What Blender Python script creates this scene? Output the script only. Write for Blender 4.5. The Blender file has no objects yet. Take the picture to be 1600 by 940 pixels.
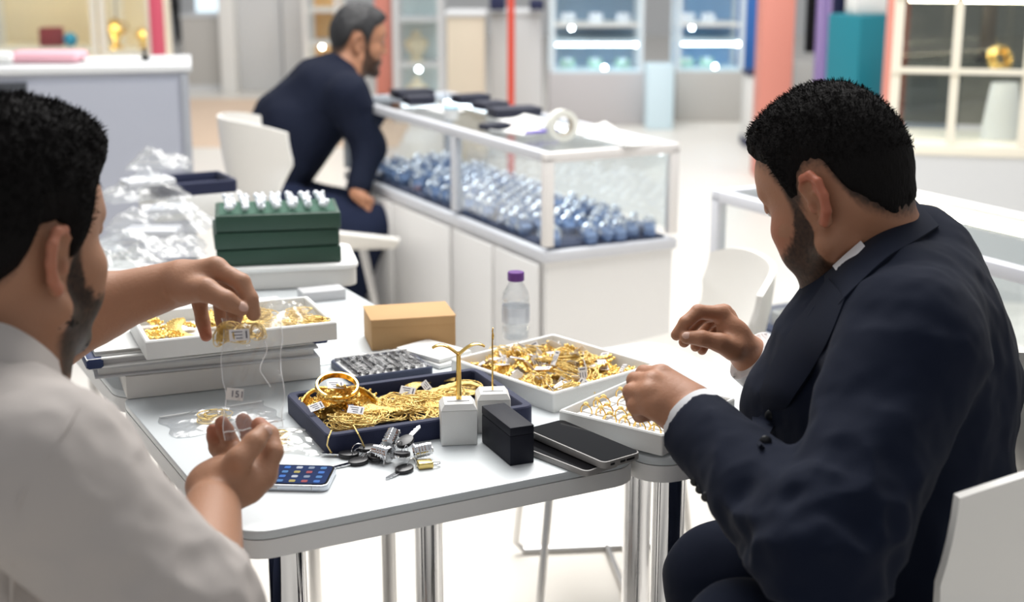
import bpy, bmesh, math, random
import numpy as np
from mathutils import Vector, Matrix, Euler

sc = bpy.context.scene
col = sc.collection
# ------------------------------------------------------------------ camera
FPX = 50.0 / 36.0 * 1600.0
PITCH = math.atan(570.0 / FPX)
CAM = Vector((0.0, 0.0, 1.43))
cd = bpy.data.cameras.new('camera')
cam = bpy.data.objects.new('camera', cd)
col.objects.link(cam)
cd.lens = 50.0; cd.sensor_width = 36.0; cd.clip_start = 0.02; cd.clip_end = 200
cam.location = CAM
cam.rotation_euler = (math.pi / 2 - PITCH, 0, 0)
cd.dof.use_dof = True
cd.dof.focus_distance = 1.95
cd.dof.aperture_fstop = 3.6
sc.camera = cam
# ------------------------------------------------------------------ world, lights, exposure
sc.view_settings.view_transform = 'Standard'
sc.view_settings.look = 'None'
sc.view_settings.gamma = 1.0
sc.view_settings.use_curve_mapping = False
sc.view_settings.exposure = 0.0
w = bpy.data.worlds.new('hall_light'); sc.world = w; w.use_nodes = True
w.node_tree.nodes['Background'].inputs[0].default_value = (0.95, 0.97, 1.0, 1)
w.node_tree.nodes['Background'].inputs[1].default_value = 0.44

def area(name, loc, size, power, color=(1, 1, 1), rot=(0, 0, 0), sizey=None):
    l = bpy.data.lights.new(name, 'AREA'); l.energy = power; l.color = color
    l.size = size
    if sizey: l.shape = 'RECTANGLE'; l.size_y = sizey
    o = bpy.data.objects.new(name, l); o.location = loc; o.rotation_euler = rot
    col.objects.link(o)
    return o
# ceiling panels of the hall: a row above the aisle behind the table and one above the table
area('ceiling_light', (0.3, 3.9, 3.5), 2.4, 135, (1, 0.985, 0.96))
area('ceiling_light', (-0.6, 8.0, 6.4), 5.0, 430, (1, 0.98, 0.95))
area('ceiling_light', (2.6, 7.0, 4.0), 2.6, 48, (1, 0.98, 0.95))
area('ceiling_light', (-0.2, 2.7, 3.2), 1.4, 33, (1, 0.99, 0.97))

# ------------------------------------------------------------------ pixel helpers (1600 x 940 frame)
_F = Vector((0, math.cos(PITCH), -math.sin(PITCH)))
_U = Vector((0, math.sin(PITCH), math.cos(PITCH)))
_R = Vector((1, 0, 0))
def ray(x, y): return _F + _R * ((x - 800) / FPX) + _U * ((470 - y) / FPX)
def PD(x, y, d): return CAM + ray(x, y) * d              # at distance d along the view axis
def PZ(x, y, z):                                         # on the horizontal plane z
    r = ray(x, y); return CAM + r * ((z - CAM.z) / r.z)
def PY(x, y, Y):                                         # on the vertical plane world-Y
    r = ray(x, y); return CAM + r * (Y / r.y)
rnd = random.Random(7)

# ------------------------------------------------------------------ materials
MATS = {}
def mat(name, color, rough=0.5, metal=0.0, bump=0.0, bscale=60.0, var=0.0, vscale=12.0, spec=0.5,
        trans=0.0, ior=1.45, alpha=1.0, emit=0.0, emitc=None, coat=0.0, sheen=0.0, sss=0.0, stretch=None):
    if name in MATS: return MATS[name]
    m = bpy.data.materials.new(name); m.use_nodes = True
    nt = m.node_tree; b = nt.nodes['Principled BSDF']
    c = (color[0], color[1], color[2], 1)
    b.inputs['Base Color'].default_value = c
    b.inputs['Roughness'].default_value = rough
    b.inputs['Metallic'].default_value = metal
    b.inputs['Specular IOR Level'].default_value = spec
    b.inputs['Transmission Weight'].default_value = trans
    b.inputs['IOR'].default_value = ior
    b.inputs['Alpha'].default_value = alpha
    b.inputs['Coat Weight'].default_value = coat
    b.inputs['Sheen Weight'].default_value = sheen
    if sss:
        b.inputs['Subsurface Weight'].default_value = sss
        b.inputs['Subsurface Radius'].default_value = (0.012, 0.005, 0.003)
    if emit:
        e = emitc or color
        b.inputs['Emission Color'].default_value = (e[0], e[1], e[2], 1)
        b.inputs['Emission Strength'].default_value = emit
    if bump or var:
        tc = nt.nodes.new('ShaderNodeTexCoord')
        src = tc.outputs['Object']
        if stretch:
            mp = nt.nodes.new('ShaderNodeMapping'); mp.inputs['Scale'].default_value = stretch
            nt.links.new(src, mp.inputs['Vector']); src = mp.outputs['Vector']
    if var:
        n = nt.nodes.new('ShaderNodeTexNoise'); n.inputs['Scale'].default_value = vscale
        n.inputs['Detail'].default_value = 4
        nt.links.new(src, n.inputs['Vector'])
        mx = nt.nodes.new('ShaderNodeMix'); mx.data_type = 'RGBA'
        mx.inputs['A'].default_value = tuple(max(0, v * (1 - var)) for v in color) + (1,)
        mx.inputs['B'].default_value = tuple(min(1, v * (1 + var)) for v in color) + (1,)
        nt.links.new(n.outputs['Fac'], mx.inputs['Factor'])
        nt.links.new(mx.outputs['Result'], b.inputs['Base Color'])
    if bump:
        n = nt.nodes.new('ShaderNodeTexNoise'); n.inputs['Scale'].default_value = bscale
        n.inputs['Detail'].default_value = 3
        nt.links.new(src, n.inputs['Vector'])
        bp = nt.nodes.new('ShaderNodeBump'); bp.inputs['Strength'].default_value = bump
        bp.inputs['Distance'].default_value = 0.004
        nt.links.new(n.outputs['Fac'], bp.inputs['Height'])
        nt.links.new(bp.outputs['Normal'], b.inputs['Normal'])
    MATS[name] = m
    return m
def s2l(r, g, b):
    f = lambda c: (c / 255 / 12.92) if c / 255 <= 0.04045 else ((c / 255 + 0.055) / 1.055) ** 2.4
    return (f(r), f(g), f(b))

# ------------------------------------------------------------------ mesh builder
class MB:
    def __init__(s): s.v = []; s.f = []; s.m = []
    def add(s, vs, fs, mi=0, M=None):
        o = len(s.v)
        if M is not None: vs = [M @ Vector(v) for v in vs]
        s.v += [tuple(v) for v in vs]; s.f += [tuple(i + o for i in f) for f in fs]; s.m += [mi] * len(fs)
        return s
    def bm(s, b, mi=0, M=None):
        b.verts.index_update()
        vs = [v.co.copy() for v in b.verts]; fs = [[v.index for v in f.verts] for f in b.faces]
        b.free(); return s.add(vs, fs, mi, M)
    def box(s, c, size, rz=0.0, bevel=0.0, seg=2, mi=0, M=None, rot=None):
        b = bmesh.new(); bmesh.ops.create_cube(b, size=1.0)
        bmesh.ops.scale(b, vec=Vector(size), verts=b.verts)
        if bevel > 0:
            bmesh.ops.bevel(b, geom=list(b.edges), offset=min(bevel, min(size) * 0.49), segments=seg, affect='EDGES', profile=0.5)
        R = Euler(rot).to_matrix().to_4x4() if rot is not None else Matrix.Rotation(rz, 4, 'Z')
        T = Matrix.Translation(Vector(c)) @ R
        return s.bm(b, mi, (M @ T) if M is not None else T)
    def tube(s, path, r, seg=8, closed=False, mi=0, M=None, caps=True, flat=1.0, up=None):
        P = [Vector(p) for p in path]; n = len(P)
        rr = list(r) if hasattr(r, '__len__') else [r] * n
        vs = []; fs = []
        T = []
        for i in range(n):
            if closed: t = P[(i + 1) % n] - P[i - 1]
            else: t = P[min(i + 1, n - 1)] - P[max(i - 1, 0)]
            T.append(t.normalized() if t.length > 1e-9 else Vector((0, 0, 1)))
        a = Vector(up) if up else (Vector((0, 0, 1)) if abs(T[0].z) < 0.9 else Vector((1, 0, 0)))
        nrm = (a - T[0] * a.dot(T[0])).normalized()
        for i in range(n):
            nrm = nrm - T[i] * nrm.dot(T[i])
            nrm = nrm.normalized() if nrm.length > 1e-6 else T[i].orthogonal().normalized()
            bn = T[i].cross(nrm)
            for k in range(seg):
                an = 2 * math.pi * k / seg
                vs.append(P[i] + nrm * (math.cos(an) * rr[i] * flat) + bn * (math.sin(an) * rr[i]))
        for i in range(n if closed else n - 1):
            j = (i + 1) % n
            for k in range(seg):
                l = (k + 1) % seg
                fs.append((i * seg + k, i * seg + l, j * seg + l, j * seg + k))
        if caps and not closed:
            fs.append(tuple(reversed(range(seg)))); fs.append(tuple((n - 1) * seg + k for k in range(seg)))
        return s.add(vs, fs, mi, M)
    def lathe(s, prof, seg=24, mi=0, M=None, cap=True):
        vs = []; fs = []; n = len(prof)
        for (r, z) in prof:
            for k in range(seg):
                a = 2 * math.pi * k / seg
                vs.append((r * math.cos(a), r * math.sin(a), z))
        for i in range(n - 1):
            for k in range(seg):
                l = (k + 1) % seg
                fs.append((i * seg + k, i * seg + l, (i + 1) * seg + l, (i + 1) * seg + k))
        if cap:
            if prof[0][0] > 1e-6: fs.append(tuple(reversed(range(seg))))
            if prof[-1][0] > 1e-6: fs.append(tuple((n - 1) * seg + k for k in range(seg)))
        return s.add(vs, fs, mi, M)
    def prism(s, poly, z0, z1, mi=0, M=None, bevel=0.0, seg=2):
        b = bmesh.new()
        lo = [b.verts.new((p[0], p[1], z0)) for p in poly]; hi = [b.verts.new((p[0], p[1], z1)) for p in poly]
        n = len(poly)
        b.faces.new(list(reversed(lo))); b.faces.new(hi)
        for i in range(n): b.faces.new((lo[i], lo[(i + 1) % n], hi[(i + 1) % n], hi[i]))
        if bevel > 0:
            b.normal_update()
            es = [e for e in b.edges if abs(e.verts[0].co.z - e.verts[1].co.z) < 1e-6]
            bmesh.ops.bevel(b, geom=es, offset=bevel, segments=seg, affect='EDGES', profile=0.5)
        return s.bm(b, mi, M)
    def grid(s, fn, nu, nv, mi=0, M=None, cu=False):
        vs = [fn(i / (nu - (0 if cu else 1)), j / (nv - 1)) for i in range(nu) for j in range(nv)]
        fs = []
        for i in range(nu if cu else nu - 1):
            for j in range(nv - 1):
                i2 = (i + 1) % nu
                fs.append((i * nv + j, i2 * nv + j, i2 * nv + j + 1, i * nv + j + 1))
        return s.add(vs, fs, mi, M)
    def ball(s, c, r, seg=12, rings=8, mi=0, M=None, rot=None):
        r = (r, r, r) if not hasattr(r, '__len__') else r
        prof = [(max(math.sin(math.pi * i / rings), 0.0), -math.cos(math.pi * i / rings)) for i in range(rings + 1)]
        T = Matrix.Translation(Vector(c)) @ (Euler(rot).to_matrix().to_4x4() if rot else Matrix()) @ Matrix.Diagonal((r[0], r[1], r[2], 1))
        return s.lathe(prof, seg, mi, (M @ T) if M is not None else T, cap=False)
def rrect(w, h, r, n=5):
    pts = []
    for (cx, cy, a0) in ((w / 2 - r, h / 2 - r, 0), (-w / 2 + r, h / 2 - r, 90), (-w / 2 + r, -h / 2 + r, 180), (w / 2 - r, -h / 2 + r, 270)):
        for k in range(n + 1):
            a = math.radians(a0 + 90 * k / n); pts.append((cx + r * math.cos(a), cy + r * math.sin(a)))
    return pts
def mesh_from(name, mb, mats, smooth=35):
    me = bpy.data.meshes.new(name)
    me.from_pydata(mb.v, [], mb.f)
    for m in (mats if isinstance(mats, (list, tuple)) else [mats]): me.materials.append(m)
    if len(set(mb.m)) > 1: me.polygons.foreach_set('material_index', mb.m)
    if smooth:
        me.polygons.foreach_set('use_smooth', [True] * len(mb.f))
        me.set_sharp_from_angle(angle=math.radians(smooth))
    me.update(); return me
def local_mx(o): return Matrix.LocRotScale(o.location, o.rotation_euler, o.scale)
def obj(name, mb, mats, parent=None, world=False, smooth=35, label=None, kind=None):
    me = mb if isinstance(mb, bpy.types.Mesh) else mesh_from(name, mb, mats, smooth)
    o = bpy.data.objects.new(name, me); col.objects.link(o)
    if parent is not None:
        o.parent = parent
        if world:
            M = local_mx(parent)
            if parent.parent is not None:
                M = local_mx(parent.parent) @ parent.matrix_parent_inverse @ M
            o.matrix_parent_inverse = M.inverted()
    if label: o['label'] = label
    if kind: o['kind'] = kind
    return o
def thing(name, label, cat, loc=(0, 0, 0), rz=0.0, group=None, rot=None):
    o = bpy.data.objects.new(name, None); col.objects.link(o)
    o.empty_display_size = 0.05
    o.location = loc; o.rotation_euler = rot if rot is not None else (0, 0, rz)
    o['label'] = label; o['category'] = cat
    if group: o['group'] = group
    return o
def tag(o, label, cat, group=None):
    o['label'] = label; o['category'] = cat
    if group: o['group'] = group
    return o
def place(o, loc, rz=0.0, rot=None):
    o.location = loc; o.rotation_euler = rot if rot is not None else (0, 0, rz); return o
def dup(root, loc=None, rz=0.0, label=None, rot=None):
    r = root.copy(); col.objects.link(r)
    if loc is not None: place(r, loc, rz, rot)
    if label: r['label'] = label
    for ch in list(root.children):
        c = ch.copy(); col.objects.link(c); c.parent = r
        for g in list(ch.children):
            d = g.copy(); col.objects.link(d); d.parent = c
    return r
def text_mesh(s, size, depth=0.0002):
    cu = bpy.data.curves.new('lettering', 'FONT'); cu.body = s; cu.size = size; cu.extrude = depth
    cu.align_x = 'CENTER'; cu.align_y = 'CENTER'
    t = bpy.data.objects.new('tmp', cu); col.objects.link(t)
    dg = bpy.context.evaluated_depsgraph_get()
    me = bpy.data.meshes.new_from_object(t.evaluated_get(dg))
    bpy.data.objects.remove(t); return me

# common materials
M_WHITE = mat('white_laminate', (0.63, 0.665, 0.68), 0.30, bump=0.02, bscale=300)
M_EDGE = mat('white_edge_band', (0.80, 0.79, 0.775), 0.4)
M_WTRAY = mat('white_leatherette', (0.74, 0.74, 0.72), 0.5, bump=0.08, bscale=500)
M_PAPER = mat('white_paper', (0.78, 0.78, 0.76), 0.65)
M_CHROME = mat('chrome', (0.75, 0.75, 0.76), 0.06, 1.0)
M_STEEL = mat('brushed_steel', (0.62, 0.61, 0.6), 0.28, 1.0)
M_GOLD = mat('yellow_gold', (0.95, 0.66, 0.20), 0.36, 1.0, bump=0.5, bscale=420)
M_GOLDF = mat('fine_gold', (0.97, 0.74, 0.30), 0.45, 1.0, bump=0.9, bscale=700)
M_GOLDP = mat('polished_gold', (0.90, 0.60, 0.18), 0.18, 1.0)
M_NAVY = mat('navy_velvet', (0.010, 0.015, 0.050), 0.75, bump=0.15, bscale=800, sheen=0.08)
M_BLACK = mat('black_plastic', (0.012, 0.012, 0.014), 0.35)
M_GLASS = mat('case_glass', (1, 1, 1), 0.02, trans=1.0, ior=1.08, spec=0.5)
M_SCREEN = mat('dark_glass_screen', (0.004, 0.004, 0.005), 0.10, spec=0.12)
M_ALU = mat('aluminium_profile', (0.62, 0.64, 0.67), 0.35, 0.3)
# ================================================================== thin glass and clear plastic
def thin(name, tint=(1, 1, 1), gloss=0.08, rough=0.02, bump=0.0, bscale=30, haze=0.0, edge=0.35):
    m = bpy.data.materials.new(name); m.use_nodes = True
    nt = m.node_tree; nt.nodes.clear()
    out = nt.nodes.new('ShaderNodeOutputMaterial')
    tr = nt.nodes.new('ShaderNodeBsdfTransparent'); tr.inputs[0].default_value = (*tint, 1)
    gl = nt.nodes.new('ShaderNodeBsdfGlossy'); gl.inputs['Roughness'].default_value = rough
    lw = nt.nodes.new('ShaderNodeLayerWeight'); lw.inputs['Blend'].default_value = edge
    mr = nt.nodes.new('ShaderNodeMapRange')
    mr.inputs['To Min'].default_value = gloss * 0.4; mr.inputs['To Max'].default_value = min(1, gloss * 5)
    nt.links.new(lw.outputs['Facing'], mr.inputs['Value'])
    mx = nt.nodes.new('ShaderNodeMixShader')
    nt.links.new(mr.outputs['Result'], mx.inputs[0])
    first = tr.outputs[0]
    if haze:
        df = nt.nodes.new('ShaderNodeBsdfDiffuse'); df.inputs[0].default_value = (0.9, 0.9, 0.9, 1)
        m2 = nt.nodes.new('ShaderNodeMixShader'); m2.inputs[0].default_value = haze
        nt.links.new(first, m2.inputs[1]); nt.links.new(df.outputs[0], m2.inputs[2]); first = m2.outputs[0]
    nt.links.new(first, mx.inputs[1]); nt.links.new(gl.outputs[0], mx.inputs[2])
    nt.links.new(mx.outputs[0], out.inputs[0])
    if bump:
        tc = nt.nodes.new('ShaderNodeTexCoord'); n = nt.nodes.new('ShaderNodeTexNoise')
        n.inputs['Scale'].default_value = bscale; n.inputs['Detail'].default_value = 3
        bp = nt.nodes.new('ShaderNodeBump'); bp.inputs['Strength'].default_value = bump; bp.inputs['Distance'].default_value = 0.02
        nt.links.new(tc.outputs['Object'], n.inputs['Vector']); nt.links.new(n.outputs['Fac'], bp.inputs['Height'])
        nt.links.new(bp.outputs['Normal'], gl.inputs['Normal']); nt.links.new(bp.outputs['Normal'], lw.inputs['Normal'])
    return m
M_PANE = thin('thin_glass_pane', (0.96, 0.98, 0.985), 0.06, edge=0.3)
M_BAG = thin('clear_plastic_bag', (0.97, 0.97, 0.965), 0.06, 0.14, 0.4, 26, 0.06)
M_BAGC = thin('very_clear_bag', (0.97, 0.97, 0.97), 0.022, 0.10, 0.5, 40, 0.015)
M_BAGH = thin('hazy_plastic_bag', (0.88, 0.89, 0.90), 0.06, 0.22, 0.5, 22, 0.13)

# ================================================================== room
def slab_px(x0, y0, x1, y1, Y, depth, z0=None):
    """centre and size of an upright box whose front stands at world Y"""
    ym = (y0 + y1) / 2
    a = PY(x0, ym, Y); b = PY(x1, ym, Y); t = PY((x0 + x1) / 2, y0, Y).z
    lo = PY((x0 + x1) / 2, y1, Y).z if z0 is None else z0
    return Vector(((a.x + b.x) / 2, Y + depth / 2, (t + lo) / 2)), (b.x - a.x, depth, t - lo)
def struct(name, mb, m, smooth=35, parent=None):
    o = obj(name, mb, m, parent, smooth=smooth)
    if parent is None: o['kind'] = 'structure'
    return o
M_FLOOR = mat('pale_polished_floor', (0.76, 0.725, 0.67), 0.30, var=0.04, vscale=0.8, spec=0.4)
fb = MB(); fb.box((0, 9, -0.05), (26, 26, 0.1)); struct('floor', fb, M_FLOOR)
wb = MB(); wb.box((0, 21.5, 1.75), (26, 0.2, 3.5)); struct('wall_back', wb, mat('hall_wall', (0.72, 0.73, 0.74), 0.7))
M_TAN = mat('tan_carpet', (0.70, 0.54, 0.41), 0.9, bump=0.2, bscale=200, var=0.12, vscale=3)
cp = MB(); a = PZ(300, 215, 0); b = PZ(470, 160, 0)
cp.box((-2.1, 11.4, 0.003), (2.6, 3.0, 0.006)); o = obj('carpet', cp, M_TAN)
tag(o, 'tan carpet square on the pale floor behind the grey counter', 'carpet')

# ================================================================== the three tables
TU = Vector((math.cos(math.radians(28)), math.sin(math.radians(28)), 0))
TV = Vector((-TU.y, TU.x, 0))
TP = PZ(372, 838, 0.75); TP.z = 0
TROT = math.radians(28)
def tp(a, b, z=0.75): return Vector((TP.x, TP.y, 0)) + TU * a + TV * b + Vector((0, 0, z))
def table(label, a0, b0, w, d, legs, legr=0.024, top=0.75, thick=0.036, legm=None):
    c = tp(a0 + w / 2, b0 + d / 2, 0)
    t = thing('square_table', label, 'table', c, TROT, 'white tables pushed together')
    m = MB(); m.prism(rrect(w, d, 0.045, 6), top - 0.012, top, bevel=0.0025); obj('tabletop', m, M_WHITE, t)
    m = MB(); m.prism(rrect(w, d, 0.045, 6), top - thick, top - 0.0125); obj('edge_band', m, M_EDGE, t)
    for (lx, ly) in legs:
        m = MB(); x = lx * (w / 2 - 0.085); y = ly * (d / 2 - 0.080)
        m.lathe([(legr, 0.012), (legr, top - thick - 0.001)], 24, M=Matrix.Translation((x, y, 0)))
        l = obj('leg', m, legm or M_CHROME, t)
        m = MB(); m.lathe([(legr * 1.1, 0), (legr * 1.1, 0.010), (legr * 0.9, 0.014)], 20, M=Matrix.Translation((x, y, 0)))
        obj('foot', m, M_BLACK, l)
    return t
table('white square table with rounded corner, navy jewellery tray and keys on it', 0, 0, 0.565, 0.60, ((-1, -1), (1, 1), (-1, 1)))
table('white square table under the ring tray beside the man in the navy jacket', 0.569, -0.012, 0.34, 0.50, ((-1, -1), (1, 1), (1, -1)), top=0.745)
table('white square table carrying the cardboard box and water bottle', 0.0, 0.604, 0.56, 0.56, ((-1, -1), (1, 1), (-1, 1), (1, -1)), 0.013, legm=M_STEEL)
table('white square table at the back under the bags and green boxes', -0.40, 1.168, 0.66, 0.60, ((-1, -1), (1, 1), (-1, 1), (1, -1)), 0.013, legm=M_STEEL)

# ================================================================== showcases
M_CASEW = mat('white_case_board', (0.76, 0.75, 0.74), 0.45)
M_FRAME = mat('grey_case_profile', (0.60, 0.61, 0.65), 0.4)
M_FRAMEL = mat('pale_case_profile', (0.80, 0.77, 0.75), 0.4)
M_DECK = mat('slate_blue_cloth', (0.035, 0.045, 0.085), 0.8)
M_LED = mat('led_strip', (0.9, 0.95, 1), 0.5, emit=9.0, emitc=(0.85, 0.93, 1.0))
M_LEDW = mat('warm_led_strip', (1, 0.9, 0.7), 0.5, emit=22.0, emitc=(1.0, 0.86, 0.6))
def showcase(label, A, ang, w, L, ztop, zglass, posts, doors, led=M_LED, bar=0.028, frame=None, ledside=1):
    """A = near corner; w runs along ang, L runs along ang+90 degrees"""
    t = thing('glass_showcase', label, 'showcase', (A.x, A.y, 0), ang)
    fr = frame or M_FRAME; h = bar / 2
    m = MB(); m.box((w / 2, L / 2, (zglass - 0.03) / 2), (w - 0.02, L - 0.02, zglass - 0.03)); obj('cabinet_body', m, M_CASEW, t)
    m = MB(); m.box((w / 2, L / 2, zglass - 0.015), (w, L, 0.03), bevel=0.002); obj('deck_rail', m, fr, t)
    m = MB(); m.box((w / 2, L / 2, zglass + 0.004), (w - 2 * bar, L - 2 * bar, 0.008)); obj('deck_cloth', m, M_DECK, t)
    for (x, y) in [(h, h), (w - h, h), (h, L - h), (w - h, L - h)] + [(h, p) for p in posts]:
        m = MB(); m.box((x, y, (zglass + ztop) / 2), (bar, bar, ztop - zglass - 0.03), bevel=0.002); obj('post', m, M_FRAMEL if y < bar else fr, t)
    for (c, s) in (((w / 2, h, ztop - h), (w, bar, bar)), ((w / 2, L - h, ztop - h), (w, bar, bar)),
                   ((h, L / 2, ztop - h), (bar, L - 2 * bar, bar)), ((w - h, L / 2, ztop - h), (bar, L - 2 * bar, bar))):
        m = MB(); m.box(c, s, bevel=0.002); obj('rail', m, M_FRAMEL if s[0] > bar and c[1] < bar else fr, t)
    for (c, s) in (((w / 2, h, (zglass + ztop) / 2), (w - 2 * bar, 0.004, ztop - zglass - 0.06)),
                   ((h, L / 2, (zglass + ztop) / 2), (0.004, L - 2 * bar, ztop - zglass - 0.06)),
                   ((w - h, L / 2, (zglass + ztop) / 2), (0.004, L - 2 * bar, ztop - zglass - 0.06)),
                   ((w / 2, L / 2, ztop - 0.005), (w - 2 * bar, L - 2 * bar, 0.004))):
        m = MB(); m.box(c, s); obj('pane', m, M_PANE, t)
    m = MB(); m.box((w - bar - 0.008, L / 2, ztop - bar - 0.004), (0.012, L - 3 * bar, 0.008)); obj('light_strip', m, led, t)
    for (y0, y1) in doors:
        m = MB(); m.box((-0.004, (y0 + y1) / 2, (zglass - 0.03) / 2 + 0.03), (0.012, y1 - y0 - 0.008, zglass - 0.11), bevel=0.002); obj('door', m, M_CASEW, t)
    return t
SA = PZ(853, 240, 0.85); SANG = math.radians(27)
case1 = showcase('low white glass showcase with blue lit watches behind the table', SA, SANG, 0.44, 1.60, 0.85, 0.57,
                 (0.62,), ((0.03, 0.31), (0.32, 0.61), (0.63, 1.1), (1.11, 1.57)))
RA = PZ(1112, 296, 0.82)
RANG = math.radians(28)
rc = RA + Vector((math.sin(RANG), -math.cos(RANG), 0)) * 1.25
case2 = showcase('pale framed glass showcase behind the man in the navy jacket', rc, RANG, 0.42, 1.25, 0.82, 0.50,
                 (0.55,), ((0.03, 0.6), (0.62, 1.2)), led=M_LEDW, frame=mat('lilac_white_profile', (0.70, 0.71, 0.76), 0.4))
def c1(x, y, z=0): return SA.xy.to_3d() + Matrix.Rotation(SANG, 3, 'Z') @ Vector((x, y, 0)) + Vector((0, 0, z))
def c2(x, y, z=0): return rc.xy.to_3d() + Matrix.Rotation(RANG, 3, 'Z') @ Vector((x, y, 0)) + Vector((0, 0, z))
# watches and boxes inside showcase 1
M_BLUEB = mat('blue_grey_cushion', (0.16, 0.24, 0.42), 0.6)
M_SILV = mat('polished_silver', (0.82, 0.86, 0.92), 0.15, 1.0)
M_CRYS = mat('crystal_white', (0.9, 0.93, 0.98), 0.1, coat=0.6)
def bracelet_stand(m2, lab):
    t = thing('bracelet_cushion', lab, 'jewellery', group='jewellery cushions in the blue showcase')
    m = MB(); m.box((0, 0, 0.018), (0.034, 0.05, 0.030), rot=(0.3, 0, 0), bevel=0.006); obj('cushion', m, m2, t)
    m = MB(); m.tube([(0.026 * math.cos(a) * 0.8, 0.004, 0.030 + 0.022 * math.sin(a)) for a in np.linspace(0, 2 * math.pi, 14)[:-1]], 0.004, 6, True)
    obj('bracelet', m, M_SILV, t)
    m = MB(); m.ball((0, -0.004, 0.052), (0.009, 0.006, 0.009), 8, 6); obj('stone', m, M_CRYS, t)
    return t
lab0 = 'silver bracelet on a blue cushion inside the glass showcase behind the table'
proto = bracelet_stand(M_BLUEB, lab0)
k = 0
for i in range(7):
    for j in range(24):
        x = 0.06 + i * 0.052; y = 0.05 + j * 0.063
        if rnd.random() < 0.12: continue
        loc = c1(x + rnd.uniform(-.008, .008), y + rnd.uniform(-.01, .01), 0.578)
        if k == 0: place(proto, loc, SANG + rnd.uniform(-.4, .4))
        else: dup(proto, loc, SANG + rnd.uniform(-.5, .5))
        k += 1
m = MB(); m.box((0, 0, 0.012), (0.36, 0.30, 0.022), bevel=0.003)
o = obj('display_tray', m, mat('dusky_tray', (0.05, 0.04, 0.07), 0.7)); place(o, c1(0.2205, 0.18, 0.5782), SANG); bpy.data.objects.remove(o)
# things on top of showcase 1
def simple(name, mb, m, loc, rz, label, cat, group=None, smooth=35, rot=None):
    o = obj(name, mb, m, smooth=smooth); place(o, loc, rz, rot); return tag(o, label, cat, group)
m = MB(); m.lathe([(0.030, 0), (0.046, 0), (0.046, 0.03), (0.030, 0.03), (0.030, 0)], 32, cap=False)
tape_p = c1(0.16, 0.21, 0.85)
t = thing('tape_roll', 'white roll of packing tape standing on edge on the glass showcase', 'tape', tape_p + Vector((0, 0, 0.0465)), rot=(math.pi / 2, 0, 0.35))
obj('tape', m, mat('pale_tape', (0.80, 0.79, 0.72), 0.35), t)
m = MB(); m.lathe([(0.027, -.001), (0.0298, -.001), (0.0298, 0.031), (0.027, 0.031), (0.027, -.001)], 32, cap=False); obj('core', m, mat('card_core', (0.55, 0.5, 0.42), 0.8), t)
def sheet(w, d, h=0.004, curl=0.012):
    m = MB(); n = 9
    def f(u, v, z): return ((u - .5) * w, (v - .5) * d, z + 0.0004 + curl * abs(2 * u - 1) ** 3 * (0.4 + 0.6 * v))
    m.grid(lambda u, v: f(u, v, h), n, n); m.grid(lambda u, v: f(u, 1 - v, 0), n, n)
    b = bmesh.new(); vs = [b.verts.new(v) for v in m.v]; [b.faces.new([vs[i] for i in q]) for q in m.f]
    be = [e for e in b.edges if e.is_boundary]
    bmesh.ops.bridge_loops(b, edges=be); r = MB(); r.bm(b); return r
for k, (x, y, w_, d_, rz, lab) in enumerate((
        (0.30, 0.10, 0.15, 0.20, 0.2, 'white paper sheet on the near right corner of the glass showcase'),
        (0.34, 0.34, 0.14, 0.22, -.3, 'white paper sheet curling beside the tape roll'),
        (0.12, 0.40, 0.13, 0.12, .5, 'small white receipt on the showcase next to a violet pen'),
        (0.24, 0.60, 0.15, 0.21, .1, 'white paper sheet in the middle of the showcase top'),
        (0.14, 1.02, 0.11, 0.14, .2, 'white paper sheet at the far end of the showcase top'))):
    simple('paper_sheet', sheet(w_, d_), M_PAPER, c1(x, y, 0.8505), SANG + rz, lab, 'paper')
m = MB(); m.tube([(-.06, 0, .006), (.05, 0, .006), (.062, 0, .006)], [.005, .005, .0015], 8)
simple('pen', m, mat('violet_plastic', (0.12, 0.06, 0.5), 0.3), c1(0.16, 0.32, 0.858), SANG + 0.1, 'violet pen lying on the glass showcase beside the receipt', 'pen')
for k, (x, y, w_, d_, h_, lab) in enumerate((
        (0.10, 0.52, 0.09, 0.05, 0.018, 'flat black case on the showcase edge next to the white paper'),
        (0.30, 0.78, 0.16, 0.10, 0.03, 'wide dark navy tray on the middle of the showcase top'),
        (0.32, 1.00, 0.10, 0.09, 0.026, 'small black box behind the navy tray on the showcase'),
        (0.16, 1.25, 0.10, 0.08, 0.03, 'dark lidded box near the suited man on the showcase'),
        (0.34, 1.20, 0.12, 0.08, 0.03, 'dark box at the far side of the showcase top'),
        (0.22, 1.45, 0.14, 0.10, 0.03, 'long dark box at the far end of the showcase'))):
    t = thing('dark_box', lab, 'box', c1(x, y, 0.851), SANG + rnd.uniform(-.2, .2))
    mm = mat('dark_box_board', (0.02, 0.022, 0.04), 0.5)
    m = MB(); m.box((0, 0, h_ * .35), (w_, d_, h_ * .7), bevel=0.002); obj('tray', m, mm, t)
    m = MB(); m.box((0, 0, h_ * .86), (w_ * 1.03, d_ * 1.03, h_ * .28), bevel=0.002); obj('lid', m, mm, t)
t = thing('paper_cup', 'small pale blue cup with glowing white body near the suited man', 'cup', c1(0.08, 0.80, 0.851))
m = MB(); m.lathe([(0.022, 0), (0.027, 0.035), (0.028, 0.035), (0.026, 0.033), (0.021, 0.004), (0.0, 0.004)], 20); obj('body', m, M_PAPER, t)
m = MB(); m.lathe([(0.0285, 0.0352), (0.0285, 0.043), (0.024, 0.046), (0.0, 0.046)], 20); obj('lid', m, mat('pale_blue_lid', (0.45, 0.68, 0.8), 0.4), t)
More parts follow.
